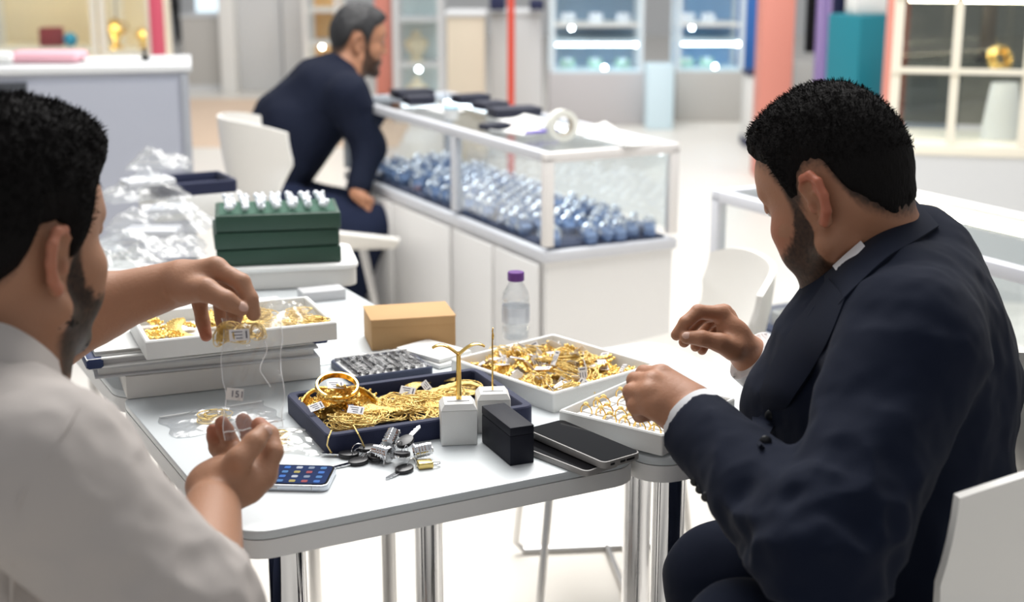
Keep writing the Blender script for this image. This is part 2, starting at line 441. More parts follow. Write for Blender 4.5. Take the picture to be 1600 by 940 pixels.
# on top of showcase 2
t = thing('folded_pouch', 'black folded pouch on the bright edge of the right showcase', 'pouch', c2(0.30, 1.02, 0.821), RANG)
m = MB(); m.box((0, 0, 0.008), (0.07, 0.06, 0.015), bevel=0.006, seg=3); m.box((0.01, 0, 0.021), (0.085, 0.05, 0.010), bevel=0.004, seg=3); obj('body', m, M_BLACK, t)
m = MB(); m.box((0.02, 0, 0.030), (0.09, 0.035, 0.007), bevel=0.003, seg=3); obj('flap', m, M_BLACK, t)
m = MB(); m.box((0, 0, 0.004), (0.055, 1.19, 0.008), bevel=0.002)
simple('top_strip', m, M_PAPER, c2(0.385, 0.625, 0.8203), RANG, 'long white strip along the back edge of the right showcase', 'strip')
for k, (x, y) in enumerate(((0.2, 0.25), (0.2, 0.62), (0.2, 0.95))):
    t = thing('jewellery_tray', ('grey', 'middle grey', 'far grey')[k] + ' cloth tray inside the right showcase', 'tray', c2(x, y, 0.509), RANG)
    m = MB(); m.box((0, 0, 0.006), (0.26, 0.26, 0.012)); obj('base', m, mat('grey_tray_cloth', (0.30, 0.30, 0.30), 0.8), t)
    for (cx, cy, sx, sy) in ((0, .128, .26, .008), (0, -.128, .26, .008), (.128, 0, .008, .248), (-.128, 0, .008, .248)):
        m = MB(); m.box((cx, cy, 0.018), (sx, sy, 0.024)); obj('rim', m, mat('grey_tray_rim', (0.4, 0.4, 0.4), 0.7), t)

# ================================================================== chairs
M_SHELL = mat('white_chair_shell', (0.80, 0.78, 0.74), 0.35)
def shell_surface(W=0.50, D=0.46, zs=0.44, ztop=0.80, wing=0.17):
    """moulded tub seat: returns grid fn(u,v): u across 0..1, v from front lip to back top"""
    def f(u, v):
        x = (u - 0.5)
        if v < 0.5:
            t = v / 0.5; y = -D / 2 + D * t * 0.92; z = zs - 0.012 * math.sin(t * math.pi) - 0.02 * (1 - t) ** 3
        else:
            t = (v - 0.5) / 0.5; y = D * 0.42 + 0.10 * math.sin(t * 1.5) ; z = zs + (ztop - zs) * t ** 1.25
        wid = W * (1.0 - 0.05 * v)
        X = x * wid
        a = abs(2 * x)
        rise = a ** 5 * (0.05 + 0.13 * v if v < 0.62 else 0.13 * max(0, 1 - v) * 2.2)
        bend = -(a ** 2.2) * (0.0 if v < 0.5 else wing * min(1, (v - 0.5) * 3.0))
        dropc = -(a ** 4) * (0.03 * max(0, (v - 0.72) / 0.28) ** 1.2)
        return Vector((X, y + bend, z + rise + dropc))
    return f
def chair(name, label, loc, rz, base='legs', W=0.50, ztop=0.80, wing=0.17):
    t = thing(name, label, 'chair', loc, rz, 'white moulded chairs')
    f = shell_surface(W, ztop=ztop, wing=wing); m = MB(); th = 0.012
    n, q = 29, 29
    pts = [[f(i / (n - 1), j / (q - 1)) for j in range(q)] for i in range(n)]
    nor = [[None] * q for _ in range(n)]
    for i in range(n):
        for j in range(q):
            du = pts[min(i + 1, n - 1)][j] - pts[max(i - 1, 0)][j]; dv = pts[i][min(j + 1, q - 1)] - pts[i][max(j - 1, 0)]
            nor[i][j] = du.cross(dv).normalized()
    m.grid(lambda u, v: pts[round(u * (n - 1))][round(v * (q - 1))], n, q)
    m.grid(lambda u, v: pts[round((1 - u) * (n - 1))][round(v * (q - 1))] - nor[round((1 - u) * (n - 1))][round(v * (q - 1))] * th, n, q)
    b = bmesh.new(); vs = [b.verts.new(v) for v in m.v]; [b.faces.new([vs[i] for i in qq]) for qq in m.f]
    bmesh.ops.bridge_loops(b, edges=[e for e in b.edges if e.is_boundary])
    mm = MB(); mm.bm(b); obj('seat_shell', mm, M_SHELL, t, smooth=50)
    if base == 'legs':
        for sx in (-1, 1):
            for sy in (-1, 1):
                m = MB(); m.tube([(sx * 0.15, sy * 0.13, 0.425), (sx * 0.21, sy * 0.20, 0.0)], [0.014, 0.010], 10); obj('leg', m, M_STEEL, t)
    else:
        for sx in (-1, 1):
            m = MB(); r = 0.009
            m.tube([(sx * 0.14, -0.16, 0.425), (sx * 0.19, -0.19, 0.36), (sx * 0.215, -0.22, 0.03), (sx * 0.215, -0.20, 0.01), (sx * 0.215, 0.18, 0.01),
                    (sx * 0.215, 0.2, 0.03), (sx * 0.19, 0.15, 0.36), (sx * 0.14, 0.12, 0.425)], r, 8)
            obj('runner', m, M_STEEL, t)
        m = MB(); m.tube([(-0.214, 0.0, 0.012), (0.214, 0.0, 0.012)], 0.007, 8); obj('crossbar', m, M_STEEL, t)
    return t
# chair under the man in the navy jacket (right edge): he faces left and away from the camera
chair('shell_chair', 'white moulded chair under the man in the navy jacket at right', PD(1400, 1010, 1.86).xy.to_3d() + Vector((-.035, 0, 0)), math.radians(245), 'legs', 0.60, 0.90)
chair('shell_chair', 'white moulded chair with thin steel legs beyond the second table', Vector((0.25, 2.95, 0)), math.radians(-84), 'sled', 0.42, 0.76, 0.07)
chair('shell_chair', 'pale chair behind the suited man sitting at the showcase', PZ(345, 300, 0.62).xy.to_3d() + Vector((0.28, 0.15, 0)), math.radians(110), 'legs', 0.5, 0.86)
# ================================================================== background of the hall
def bgbox(name, label, cat, x0, y0, x1, y1, Y, depth, m, z0=None, bevel=0.01, rz=0.0, group=None, trim=None):
    c, s = slab_px(x0, y0, x1, y1, Y, depth, z0)
    b = MB(); b.box((0, 0, 0), s, bevel=bevel)
    if trim is None:
        o = obj(name, b, m); place(o, c, rz); return tag(o, label, cat, group)
    t = thing(name, label, cat, c, rz, group); obj('body', b, m, t)
    b = MB(); b.box((0, 0, s[2] / 2 + 0.012), (s[0] + 0.02, s[1] + 0.02, 0.024), bevel=0.004); obj('top', b, trim, t)
    b = MB(); b.box((0, 0, -s[2] / 2 + 0.03), (s[0] + 0.012, s[1] + 0.012, 0.06)); obj('plinth', b, trim, t)
    return t
G_LILAC = mat('lilac_grey_board', (0.40, 0.42, 0.49), 0.55)
G_LIGHT = mat('light_grey_board', (0.62, 0.63, 0.64), 0.55)
G_BEIGE = mat('beige_board', (0.66, 0.58, 0.46), 0.6)
G_WARMG = mat('warm_grey_board', (0.50, 0.485, 0.46), 0.6)
G_CORAL = mat('coral_paint', (0.72, 0.27, 0.21), 0.5)
G_RED = mat('red_paint', (0.65, 0.06, 0.03), 0.45)
G_PINK = mat('crimson_pink_paint', (0.66, 0.10, 0.16), 0.5)
G_TEAL = mat('teal_paint', (0.015, 0.20, 0.26), 0.45)
G_BLUE = mat('royal_blue_board', (0.04, 0.17, 0.52), 0.5)
G_NAVY = mat('dark_navy_board', (0.015, 0.02, 0.07), 0.6)
G_CREAM = mat('cream_board', (0.82, 0.72, 0.52), 0.5)
G_ICE = mat('ice_blue_board', (0.66, 0.82, 0.90), 0.35)
G_GOLDO = mat('gold_ornament_metal', (0.85, 0.60, 0.2), 0.25, 1.0)
# long counter at left
c, s = slab_px(-60, 112, 303, 470, 5.05, 0.45, 0.0)
CROT = math.radians(12.5); cpiv = Vector((c.x + s[0] / 2, 5.05, 0)); c = cpiv + Matrix.Rotation(CROT, 3, 'Z') @ Vector((-s[0] / 2, s[1] / 2, 0))
t = thing('reception_counter', 'long lilac grey counter behind the bearded man in the pale shirt', 'counter', Vector((c.x, c.y, 0)), CROT)
b = MB(); b.box((0, 0, s[2] / 2), (s[0], s[1], s[2])); obj('body', b, G_LILAC, t)
b = MB(); b.box((0, 0, s[2] + 0.012), (s[0] + 0.03, s[1] + 0.03, 0.024), bevel=0.004); obj('worktop', b, G_LIGHT, t)
for x0 in (-s[0] / 2 + 0.12, -s[0] / 2 + 0.55):
    pass
b = MB(); b.box((s[0] / 2 - 0.30, -s[1] / 2 - 0.004, s[2] / 2), (0.52, 0.008, s[2] - 0.06)); obj('front_panel', b, G_LILAC, t)
b = MB(); b.box((s[0] / 2 - 0.012, -s[1] / 2 - 0.006, s[2] / 2), (0.024, 0.012, s[2] - 0.01)); obj('corner_profile', b, mat('grey_profile', (0.36, 0.38, 0.42), 0.4), t)
pw = -s[0] / 2 + (PY(84, 135, 4.85).x - PY(-60, 135, 4.8).x)
b = MB(); b.box((pw - 0.25, -s[1] / 2 - 0.006, s[2] - 0.10), (0.50, 0.012, 0.15)); obj('dark_opening', b, mat('charcoal_board', (0.05, 0.055, 0.065), 0.5), t)
ctz = s[2] + 0.0245; cty = c.y
def on_counter(px, dy=0.0): return Vector((c.x, c.y, ctz)) + Matrix.Rotation(CROT, 3, 'Z') @ Vector((-s[0] / 2 + s[0] * (px + 60) / 363, dy, 0))
b = MB(); b.box((0, 0, 0.02), (0.26, 0.16, 0.038), bevel=0.016, seg=3); simple('folded_cloth', b, mat('pink_cloth', (0.75, 0.42, 0.48), 0.9), on_counter(90), 0.0, 'pink folded cloth on the left counter', 'cloth')
b = MB(); b.box((0, 0, 0.02), (0.18, 0.12, 0.038), bevel=0.012, seg=3); simple('paper_parcel', b, M_PAPER, on_counter(8), 0.0, 'white paper parcel at the left end of the counter', 'parcel')
b = MB(); b.box((0, 0, 0.006), (0.2, 0.14, 0.010), bevel=0.002); simple('brochure', b, M_PAPER, on_counter(190), 0.2, 'white brochure lying flat on the left counter', 'brochure')
t = thing('desk_stamp', 'small dark desk stamp near the right end of the left counter', 'stamp', on_counter(238))
b = MB(); b.box((0, 0, 0.008), (0.03, 0.02, 0.016), bevel=0.002); obj('base', b, M_BLACK, t)
b = MB(); b.lathe([(0.006, 0.016), (0.005, 0.03), (0.009, 0.038), (0.0, 0.044)], 12); obj('handle', b, M_BLACK, t)
# gold display booth far left
def vitrine(label, x0, x1, Y, shelves, base_m, back_m, post_m, depth=0.5, top=1.35, led=None, ledz=None):
    a = PY(x0, 60, Y).x; bb = PY(x1, 60, Y).x; W = bb - a
    t = thing('display_vitrine', label, 'vitrine', ((a + bb) / 2, Y + depth / 2, 0))
    b = MB(); b.box((0, 0, shelves[0] / 2), (W, depth, shelves[0])); obj('base_cabinet', b, base_m, t)
    b = MB(); b.box((0, depth / 2 - 0.01, (top + shelves[0]) / 2), (W - 0.08, 0.02, top - shelves[0] - 0.02)); obj('back_panel', b, back_m, t)
    for sx in (-1, 1):
        for sy in (-1, 1):
            b = MB(); b.box((sx * (W / 2 - 0.02), sy * (depth / 2 - 0.02), (top + shelves[0]) / 2), (0.04, 0.04, top - shelves[0] - 0.002)); obj('post', b, post_m, t)
    for z in shelves[1:] + (top,):
        b = MB(); b.box((0, 0, z), (W - 0.082 if z != top else W, depth - 0.04 if z != top else depth, 0.03)); obj('shelf', b, post_m, t)
    if led:
        for q in range(max(1, int(W / .28))):
            b = MB(); b.ball(((q + .5) / max(1, int(W / .28)) * W - W / 2, -depth / 2 + .04, shelves[1] - .032), .016, 10, 8); obj('spot_bulb', b, mat('spot_bulb_%s' % led.name, (1, .93, .8), .5, emit=26, emitc=(1, .92, .75) if led == M_LEDW else (.85, .95, 1)), t)
        b = MB(); b.box((0, -depth / 2 + 0.06, (ledz or shelves[0] + 0.02)), (W - 0.12, 0.02, 0.012)); obj('light_strip', b, led, t)
        b = MB(); b.box((0, -depth / 2 + 0.06, top - 0.025), (W - 0.12, 0.02, 0.012)); obj('light_strip', b, led, t)
    b = MB(); b.box((0, -depth / 2 + 0.02, (top + shelves[0]) / 2), (W - 0.09, 0.006, top - shelves[0] - 0.05)); obj('pane', b, M_PANE, t)
    return t
vitrine('gold lit vitrine with cream panel at the far left', -40, 152, 9.2, (0.52, 0.72), G_LIGHT, G_CREAM, mat('gold_white_post', (0.82, 0.78, 0.68), 0.4), led=M_LEDW)
vitrine('gold lit vitrine with statues beside the crimson post', 156, 240, 9.2, (0.52, 0.70), G_LIGHT, G_CREAM, mat('gold_white_post', (0.8, 0.7, 0.5), 0.4), led=M_LEDW)
def ornament(label, px, py, Y, h, m=G_GOLDO, z=None):
    p = PY(px, py, Y)
    if z is not None: p.z = z
    t = thing('gold_ornament', label, 'ornament', p, group='gold ornaments in the far vitrines')
    b = MB(); b.lathe([(h * .22, 0), (h * .24, h * .06), (h * .08, h * .14), (h * .12, h * .3), (h * .26, h * .5), (h * .3, h * .62), (h * .18, h * .8), (h * .06, h * .9), (h * .09, h * .96), (0, h)], 16)
    obj('vase_body', b, m, t)
    b = MB()
    for sgn in (-1, 1): b.tube([(sgn * h * .26, 0, h * .5), (sgn * h * .42, 0, h * .62), (sgn * h * .36, 0, h * .82), (sgn * h * .1, 0, h * .88)], h * .035, 6)
    obj('handles', b, m, t)
    return t
for px, h, lab in ((100, 0.16, 'gold vase on the lower shelf of the far left vitrine'), (30, 0.15, 'gold vase at the left frame edge in the vitrine')):
    ornament(lab, px, 90, 9.4, h, z=0.522)
for px, h, lab in ((178, 0.15, 'tall gold vase in the vitrine left of the crimson post'), (212, 0.13, 'gold vase nearest the crimson post')):
    ornament(lab, px, 90, 9.4, h, z=0.522)
ornament('gold vase on the upper shelf above the counter', 180, 40, 9.45, 0.2, z=0.7152)
ornament('gold vase on the upper shelf against the crimson post', 222, 40, 9.45, 0.14, z=0.7152)
b = MB(); b.box((0, 0, 0.06), (0.15, 0.1, 0.118), bevel=0.01); simple('gift_box', b, mat('maroon_board', (0.25, 0.03, 0.04), 0.5), PY(78, 20, 9.4).xy.to_3d() + Vector((0, 0, 0.7358)), 0.2, 'maroon gift box on the upper shelf far left', 'box')
t = thing('gift_ball', 'shiny blue ball beside the maroon box on the far left shelf', 'ball', PY(107, 20, 9.35).xy.to_3d() + Vector((0, 0, 0.7358)))
b = MB(); b.ball((0, 0, 0.045), 0.045); obj('ball', b, mat('blue_gloss', (0.02, 0.32, 0.55), 0.15), t); b = MB(); b.tube([(0, 0, 0.088), (0, 0, 0.10)], 0.008, 8); obj('cap', b, G_GOLDO, t)
bgbox('square_post', 'crimson pink post beside the gold vitrine at left', 'post', 237, -10, 256, 200, 8.9, 0.08, G_PINK, z0=0.0)
# pale partitions
bgbox('display_counter', 'grey counter under a bright window panel at upper left', 'counter', 285, 28, 345, 120, 13.6, 0.6, G_WARMG, z0=0.0, trim=G_LIGHT)
bgbox('window_panel', 'pale blue lit panel above the grey counter', 'light box', 305, -20, 362, 24, 14.4, 0.1, mat('ice_window_glow', (0.7, 0.85, 0.95), 0.4, emit=0.9, emitc=(0.72, 0.86, 0.95)))  # bluish window, no lamp; its brightness is emission added to the material
for i, (x0, x1, Y, m, lab) in enumerate(((342, 366, 13.4, M_PAPER, 'narrow white pillar beside the pale blue panel'), (366, 440, 13.6, G_LIGHT, 'wide pale grey pillar behind the suited man'),
                                      (441, 474, 13.5, G_LIGHT, 'pale grey pillar right of the wide pillar'))):
    bgbox('partition_pillar', lab, 'pillar', x0, -20, x1, 120, Y, 0.3, m, z0=0.0)
vitrine('warm orange vitrine between the grey pillar and the seated man', 474, 530, 12.6, (0.25, 0.52, 0.8), G_LIGHT, mat('orange_cream', (0.85, 0.52, 0.22), 0.5), M_PAPER, led=M_LEDW)
bgbox('coral_column', 'coral column just right of the suited man\'s head', 'column', 586, -20, 611, 140, 11.8, 0.14, G_CORAL, z0=0.0)
vitrine('pale vitrine with cream busts right of the small coral column', 614, 692, 11.2, (0.12, 0.45, 0.8), G_LIGHT, mat('pale_teal_back', (0.62, 0.72, 0.72), 0.5), G_LIGHT, led=M_LED)
def bust(label, p, h, m):
    t = thing('necklace_bust', label, 'bust', p, group='necklace busts in the pale vitrines')
    b = MB(); b.lathe([(h * .3, 0), (h * .3, h * .05), (h * .1, h * .1), (h * .3, h * .35), (h * .42, h * .6), (h * .34, h * .74), (h * .14, h * .84), (h * .13, h), (0, h)], 18, M=Matrix.Diagonal((1, .55, 1, 1)))
    obj('bust_form', b, m, t)
    b = MB(); b.tube([(h * .25 * math.cos(a), -h * .17 - 0.005 * math.sin(a), h * .68 + h * .16 * math.sin(a)) for a in np.linspace(math.pi, 2 * math.pi, 12)], h * .02, 6); obj('necklace', b, G_GOLDO, t)
    return t
bust('cream necklace bust on the upper shelf right of the small coral column', PY(650, 40, 11.4).xy.to_3d() + Vector((0, 0, 0.4652)), 0.24, G_CREAM)
bust('cream necklace bust on the lower shelf right of the small coral column', PY(650, 40, 11.4).xy.to_3d() + Vector((0, 0, 0.122)), 0.22, G_CREAM)
# beige and white cabinets with red post
bgbox('cabinet_block', 'beige cabinet block behind the showcase', 'cabinet', 698, 26, 757, 170, 8.9, 0.5, G_BEIGE, z0=0.0, trim=G_LIGHT)
bgbox('cabinet_block', 'white grey cabinet block behind the red post', 'cabinet', 766, 24, 846, 175, 9.45, 0.5, G_LIGHT, z0=0.0, trim=G_LIGHT)
bgbox('red_post', 'thin red post in front of the white cabinet', 'post', 793, -20, 804, 165, 8.6, 0.045, G_RED, z0=0.0)
bgbox('equipment_case', 'black equipment case on top of the white cabinet', 'case', 828, 2, 850, 18, 9.3, 0.2, G_NAVY)
bgbox('equipment_case', 'dark case on top of the beige cabinet', 'case', 765, -8, 790, 14, 9.3, 0.2, G_NAVY)
for o in [o for o in col.objects if o.name.startswith('equipment_case')]: o.location.z = 0.001 + o.dimensions.z / 2 + max(v for v in [PY(800, 24, 9.2).z + 0.024])
# counters with ice blue vitrines
def counter_with_case(label, x0, x1, ytop, ybot, m, caselabel, backm):
    Y = PZ((x0 + x1) / 2, ybot, 0).y
    bgbox('display_counter', label, 'counter', x0, ytop, x1, ybot, Y, 0.5, m, z0=0.0)
    a = PY(x0, 60, Y).x; b2 = PY(x1, 60, Y).x; z0 = PY(900, ytop, Y).z + 0.001; W = b2 - a - 0.02; D = 0.46; H = 0.62
    t = thing('counter_vitrine', caselabel, 'vitrine', ((a + b2) / 2, Y + 0.25, z0))
    for sx in (-1, 1):
        for sy in (-1, 1):
            b = MB(); b.box((sx * (W / 2 - .018), sy * (D / 2 - .018), H / 2), (.036, .036, H)); obj('post', b, mat('ice_profile', (0.75, 0.84, 0.9), 0.3), t)
    for z in (0.012, 0.235, 0.36, H + .0152):
        b = MB(); b.box((0, 0, z), (W - (0.074 if 0 < z < H else 0), D - .02, 0.024 if z < H else .03)); obj('shelf', b, G_ICE if z < 0.3 else M_PAPER, t)
    b = MB(); b.box((0, D / 2 - 0.012, H / 2), (W - 0.08, 0.008, H - .03)); obj('back_panel', b, backm, t)
    for z in (0.21, 0.60):
        b = MB(); b.box((0, -D / 2 + .03, z), (W - .09, .02, .014)); obj('light_strip', b, M_LED, t)
    for q, (xx, zz) in enumerate(((.46, .205), (.1, .03), (-.3, .33))):
        b = MB(); b.ball((W * xx * .9, -D / 2 + .045, zz + .005), .014, 10, 8); obj('spot_bulb', b, mat('cold_spot_bulb', (1, 1, 1), .5, emit=24, emitc=(.9, .97, 1)), t)
    b = MB(); b.box((0, -D / 2 + .018, H / 2), (W - .08, .005, H - .02)); obj('pane', b, M_PANE, t)
    return (a + b2) / 2, Y + 0.22, z0, W
info = []
info.append(counter_with_case('lilac grey counter behind the showcase', 858, 1008, 114, 196, mat('lilac_warm_board', (0.52, 0.50, 0.51), 0.6), 'ice blue vitrine on the lilac grey counter', mat('steel_blue_back', (0.30, 0.42, 0.55), 0.5)))
info.append(counter_with_case('warm grey counter left of the coral column', 1056, 1166, 112, 190, G_WARMG, 'ice blue vitrine on the warm grey counter', mat('sky_blue_back', (0.32, 0.52, 0.78), 0.5)))
bgbox('display_pedestal', 'ice white pedestal between the two grey counters', 'pedestal', 1011, 102, 1053, 197, PZ(1030, 200, 0).y - 0.1, 0.3, G_ICE, z0=0.0)
M_MINT = mat('mint_pad', (0.45, 0.66, 0.52), 0.6)
for q, (cx, cy, z0, W) in enumerate(info):
    for j in range(3 if q == 0 else 2):
        x = cx - W * .3 + j * W * .3
        for (z, mm, nm) in ((z0 + .0245, M_MINT, 'lower'), (z0 + .3725, M_CRYS, 'upper')):
            t = thing('jewellery_pad', 'pale jewellery pad on the %s shelf of the ice blue vitrine %s' % (nm, ('on the lilac counter', 'near the coral column')[q]), 'jewellery', (x, cy, z), group='pads in the ice blue vitrines')
            b = MB(); b.box((0, 0, .03), (.11, .08, .055), bevel=.012, rot=(.5, 0, 0)); obj('pad', b, mm, t)
            b = MB(); b.ball((0, -.03, .055), .02, 10, 8); obj('jewel', b, M_CRYS, t)
bgbox('back_banner', 'royal blue banner panel left of the coral column', 'banner', 1144, -20, 1192, 120, 12.2, 0.06, G_BLUE, z0=0.0)
bgbox('storage_cube', 'white storage cube at the foot of the coral column', 'cube', 1168, 118, 1190, 205, 9.9, 0.25, M_PAPER, z0=0.0, trim=G_NAVY)
bgbox('coral_column', 'broad coral column left of the teal cabinet', 'column', 1189, -20, 1240, 200, 8.6, 0.22, G_CORAL, z0=0.0)
# drapes and teal cabinet
def drape(label, x0, x1, y1, Y, m):
    a = PY(x0, 40, Y).x; b2 = PY(x1, 40, Y).x; zb = PY((x0 + x1) / 2, y1, Y).z; W = b2 - a
    def f(u, v, s): return (a + W * u, Y + s * 0.02 + 0.02 * math.sin(u * 14 + v), zb + (1.6 - zb) * v)
    g = MB(); g.grid(lambda u, v: f(u, v, 0), 26, 6); g.grid(lambda u, v: f(1 - u, v, 1), 26, 6)
    b = bmesh.new(); vs = [b.verts.new(v) for v in g.v]; [b.faces.new([vs[i] for i in q]) for q in g.f]
    bmesh.ops.bridge_loops(b, edges=[e for e in b.edges if e.is_boundary]); r = MB(); r.bm(b)
    return tag(obj('hanging_drape', r, m, smooth=60), label, 'drape')
drape('black hanging drape right of the broad coral column', 1259, 1279, 82, 9.2, M_BLACK)
drape('lilac hanging drape beside the black drape', 1276, 1300, 132, 9.0, mat('lilac_cloth', (0.42, 0.33, 0.62), 0.8))
drape('navy hanging drape above the teal cabinet', 1295, 1330, 90, 9.4, G_NAVY)
bgbox('tall_cabinet', 'teal cabinet between the two coral columns', 'cabinet', 1316, 24, 1378, 190, 7.7, 0.26, G_TEAL, z0=0.0, rz=0.5)
b = MB(); b.box((0, 0, 0.05), (0.18, 0.14, 0.098), bevel=0.008); simple('carton', b, M_PAPER, PY(1352, 26, 7.83).xy.to_3d() + Vector((0, 0, PY(1347, 24, 7.7).z + 0.001)), 0.2, 'white carton standing on the teal cabinet', 'box')
bgbox('coral_column', 'slim coral column between the teal cabinet and the glass cabinet', 'column', 1389, -20, 1417, 260, 6.6, 0.12, G_CORAL, z0=0.0)
bgbox('low_wall', 'warm grey low wall behind the coral columns', 'wall panel', 1240, 95, 1300, 140, 12.5, 0.2, G_WARMG, z0=0.0)
# glass cabinet top right
GY = 5.6
t = thing('glass_cabinet', 'cream framed glass cabinet at the upper right', 'cabinet', (PY(1520, 240, GY).x, GY, 0), math.radians(-14))
ox = PY(1520, 240, GY).x
zl = PY(1480, 228, GY).z; zb = PY(1480, 112, GY).z; zt = PY(1480, 2, GY).z
M_CRM = mat('cream_profile', (0.83, 0.78, 0.66), 0.35)
W = 0.66
b = MB(); b.box((0, 0.25, (zl - .04) / 2), (W, 0.5, zl - .04)); obj('base_cabinet', b, G_LIGHT, t)
b = MB(); b.box((0, 0.25, zl - .02), (W + .02, 0.52, 0.04), bevel=.004); obj('ledge', b, M_CRM, t)
for x in (-W / 2 + .018, -W / 2 + .24, W / 2 - .15, W / 2 - .018):
    b = MB(); b.box((x, 0.02, (zl + 1.25) / 2), (.032, .032, 1.25 - zl)); obj('post', b, M_CRM, t)
for x in (-W / 2 + .018, W / 2 - .018):
    b = MB(); b.box((x, 0.48, (zl + 1.25) / 2), (.032, .032, 1.25 - zl)); obj('post', b, M_CRM, t)
for z in (zb, zt + .02, 1.26):
    b = MB(); b.box((0, 0.02 - .017, z), (W, .02, .022)); obj('rail', b, M_CRM, t)
    b = MB(); b.box((0, 0.25, z), (W - .07, 0.42, .008)); obj('glass_shelf', b, M_PANE, t)
b = MB(); b.box((0, 0.05, zt), (W - .1, .015, .012)); obj('light_strip', b, M_LEDW, t)
b = MB(); b.box((0, 0.01, (zl + 1.25) / 2), (W - .04, .005, 1.2 - zl)); obj('pane', b, M_PANE, t)
b = MB(); b.box((0, 0.485, (zl + 1.25) / 2), (W - .07, .008, 1.2 - zl)); obj('back_panel', b, thin('smoked_pane', (0.55, 0.55, 0.5), 0.08), t)
def gc(x, y, z): return Vector((ox, GY, 0)) + Matrix.Rotation(math.radians(-14), 3, 'Z') @ Vector((x, y, z))
t = thing('bangle', 'broad gold bangle on the glass shelf at the upper right', 'bangle', gc(0.09, 0.22, zb + .005 + .03), rot=(1.2, 0.35, 0.4))
b = MB()
for q in range(3): b.tube([(.045 * math.cos(a), .045 * math.sin(a), -.016 + .016 * q) for a in np.linspace(0, 2 * math.pi, 25)[:-1]], .0085, 8, True)
obj('band', b, G_GOLDO, t)
b = MB()
for q in range(10): b.ball((.055 * math.cos(q * .63), .055 * math.sin(q * .63), 0), .006, 8, 6)
obj('beads', b, G_GOLDO, t)
t = thing('draped_pedestal', 'white draped pedestal inside the glass cabinet at the right', 'pedestal', gc(0.12, 0.25, zl + .001), 0.2)
b = MB(); b.lathe([(.085, 0), (.08, .05), (.06, .2), (.055, .225), (0, .226)], 24, M=Matrix.Diagonal((1, .8, 1, 1))); obj('drape_cone', b, M_PAPER, t)
t = thing('display_stand', 'dark slender stand behind the gold bangle', 'stand', gc(0.05, 0.40, zb + .005), 0.1)
b = MB(); b.box((0, 0, .01), (.08, .05, .02), bevel=.003); obj('base', b, M_BLACK, t)
b = MB(); b.box((0, 0, .15), (.06, .014, .26), bevel=.003); obj('upright', b, mat('dark_brown_stand', (0.06, 0.05, 0.04), 0.4), t)
bgbox('equipment_trolley', 'grey blue trolley seen through the glass cabinet', 'trolley', 1420, 118, 1500, 190, 7.2, 0.4, mat('slate_board', (0.20, 0.24, 0.27), 0.5), z0=0.0, trim=G_WARMG)
# ================================================================== things on the tables
TZ = 0.75
def T(x, y, z=TZ): return PZ(x, y, z)
def quad(pts, z):
    P = [PZ(x, y, z) for x, y in pts]          # front-left, front-right, back-right, back-left
    c = sum(P, Vector()) / 4
    u = (P[1] - P[0]) + (P[2] - P[3]); v = (P[3] - P[0]) + (P[2] - P[1])
    return c, u.length / 2, v.length / 2, math.atan2(u.y, u.x)
def tray(name, label, pts, h, wall, m_out, m_in, z0=TZ, rad=0.008, size=None):
    c, w, d, a = quad(pts, z0 + h)
    if size: w, d = size
    t = thing(name, label, 'tray', (c.x, c.y, z0 + 0.0003), a)
    b = MB(); b.prism(rrect(w, d, rad, 4), 0, 0.006); obj('base', b, m_out, t)
    o = rrect(w, d, rad, 4); i = rrect(w - 2 * wall, d - 2 * wall, max(rad * .4, 0.002), 4); n = len(o)
    b = MB(); vs = [(x, y, 0.006) for x, y in o] + [(x, y, h - .002) for x, y in o] + [(x * (1 - .003 / w), y * (1 - .003 / d), h) for x, y in o] + \
        [(x * (1 + .003 / w), y * (1 + .003 / d), h) for x, y in i] + [(x, y, h - .002) for x, y in i] + [(x, y, 0.006) for x, y in i]
    fs = []
    for r in range(5):
        for k in range(n): fs.append((r * n + k, r * n + (k + 1) % n, (r + 1) * n + (k + 1) % n, (r + 1) * n + k))
    b.add(vs, fs); obj('rim', b, m_out, t)
    b = MB(); b.prism(i, 0.0062, 0.0085); obj('lining', b, m_in, t)
    pass
    return t, c, w, d, a
def intray(c, a, x, y, z): return Vector((c.x, c.y, z)) + Matrix.Rotation(a, 3, 'Z') @ Vector((x, y, 0))

# ---- jewellery generators (share meshes)
def chain_path(n, R, seed, flat=0.004, loops=6):
    r = random.Random(seed); ph = [r.uniform(0, 6.28) for _ in range(8)]
    out = []
    for k in range(n):
        t = k / n * loops * 2 * math.pi
        rr = R * (0.62 + 0.25 * math.sin(t * .37 + ph[0]) + 0.13 * math.sin(t * 1.7 + ph[1]))
        out.append(Vector((rr * math.cos(t + .4 * math.sin(t * .5 + ph[2])) * (1 + .1 * math.sin(ph[3] + t * .21)), rr * math.sin(t) * .85 + R * .1 * math.sin(t * .3 + ph[4]),
                           .0018 + flat * (0.5 + .5 * math.sin(t * .61 + ph[5])) * (k / n + .15))))
    return out
def chain_mesh(R, seed, loops=7, thick=0.0011, flat=0.009, n=430):
    b = MB(); p = chain_path(n, R, seed, flat, loops)
    b.tube(p, [thick * (1.0 if k % 2 else 0.62) for k in range(n)], 5, caps=True)
    return mesh_from('chain', b, M_GOLDF, 60)
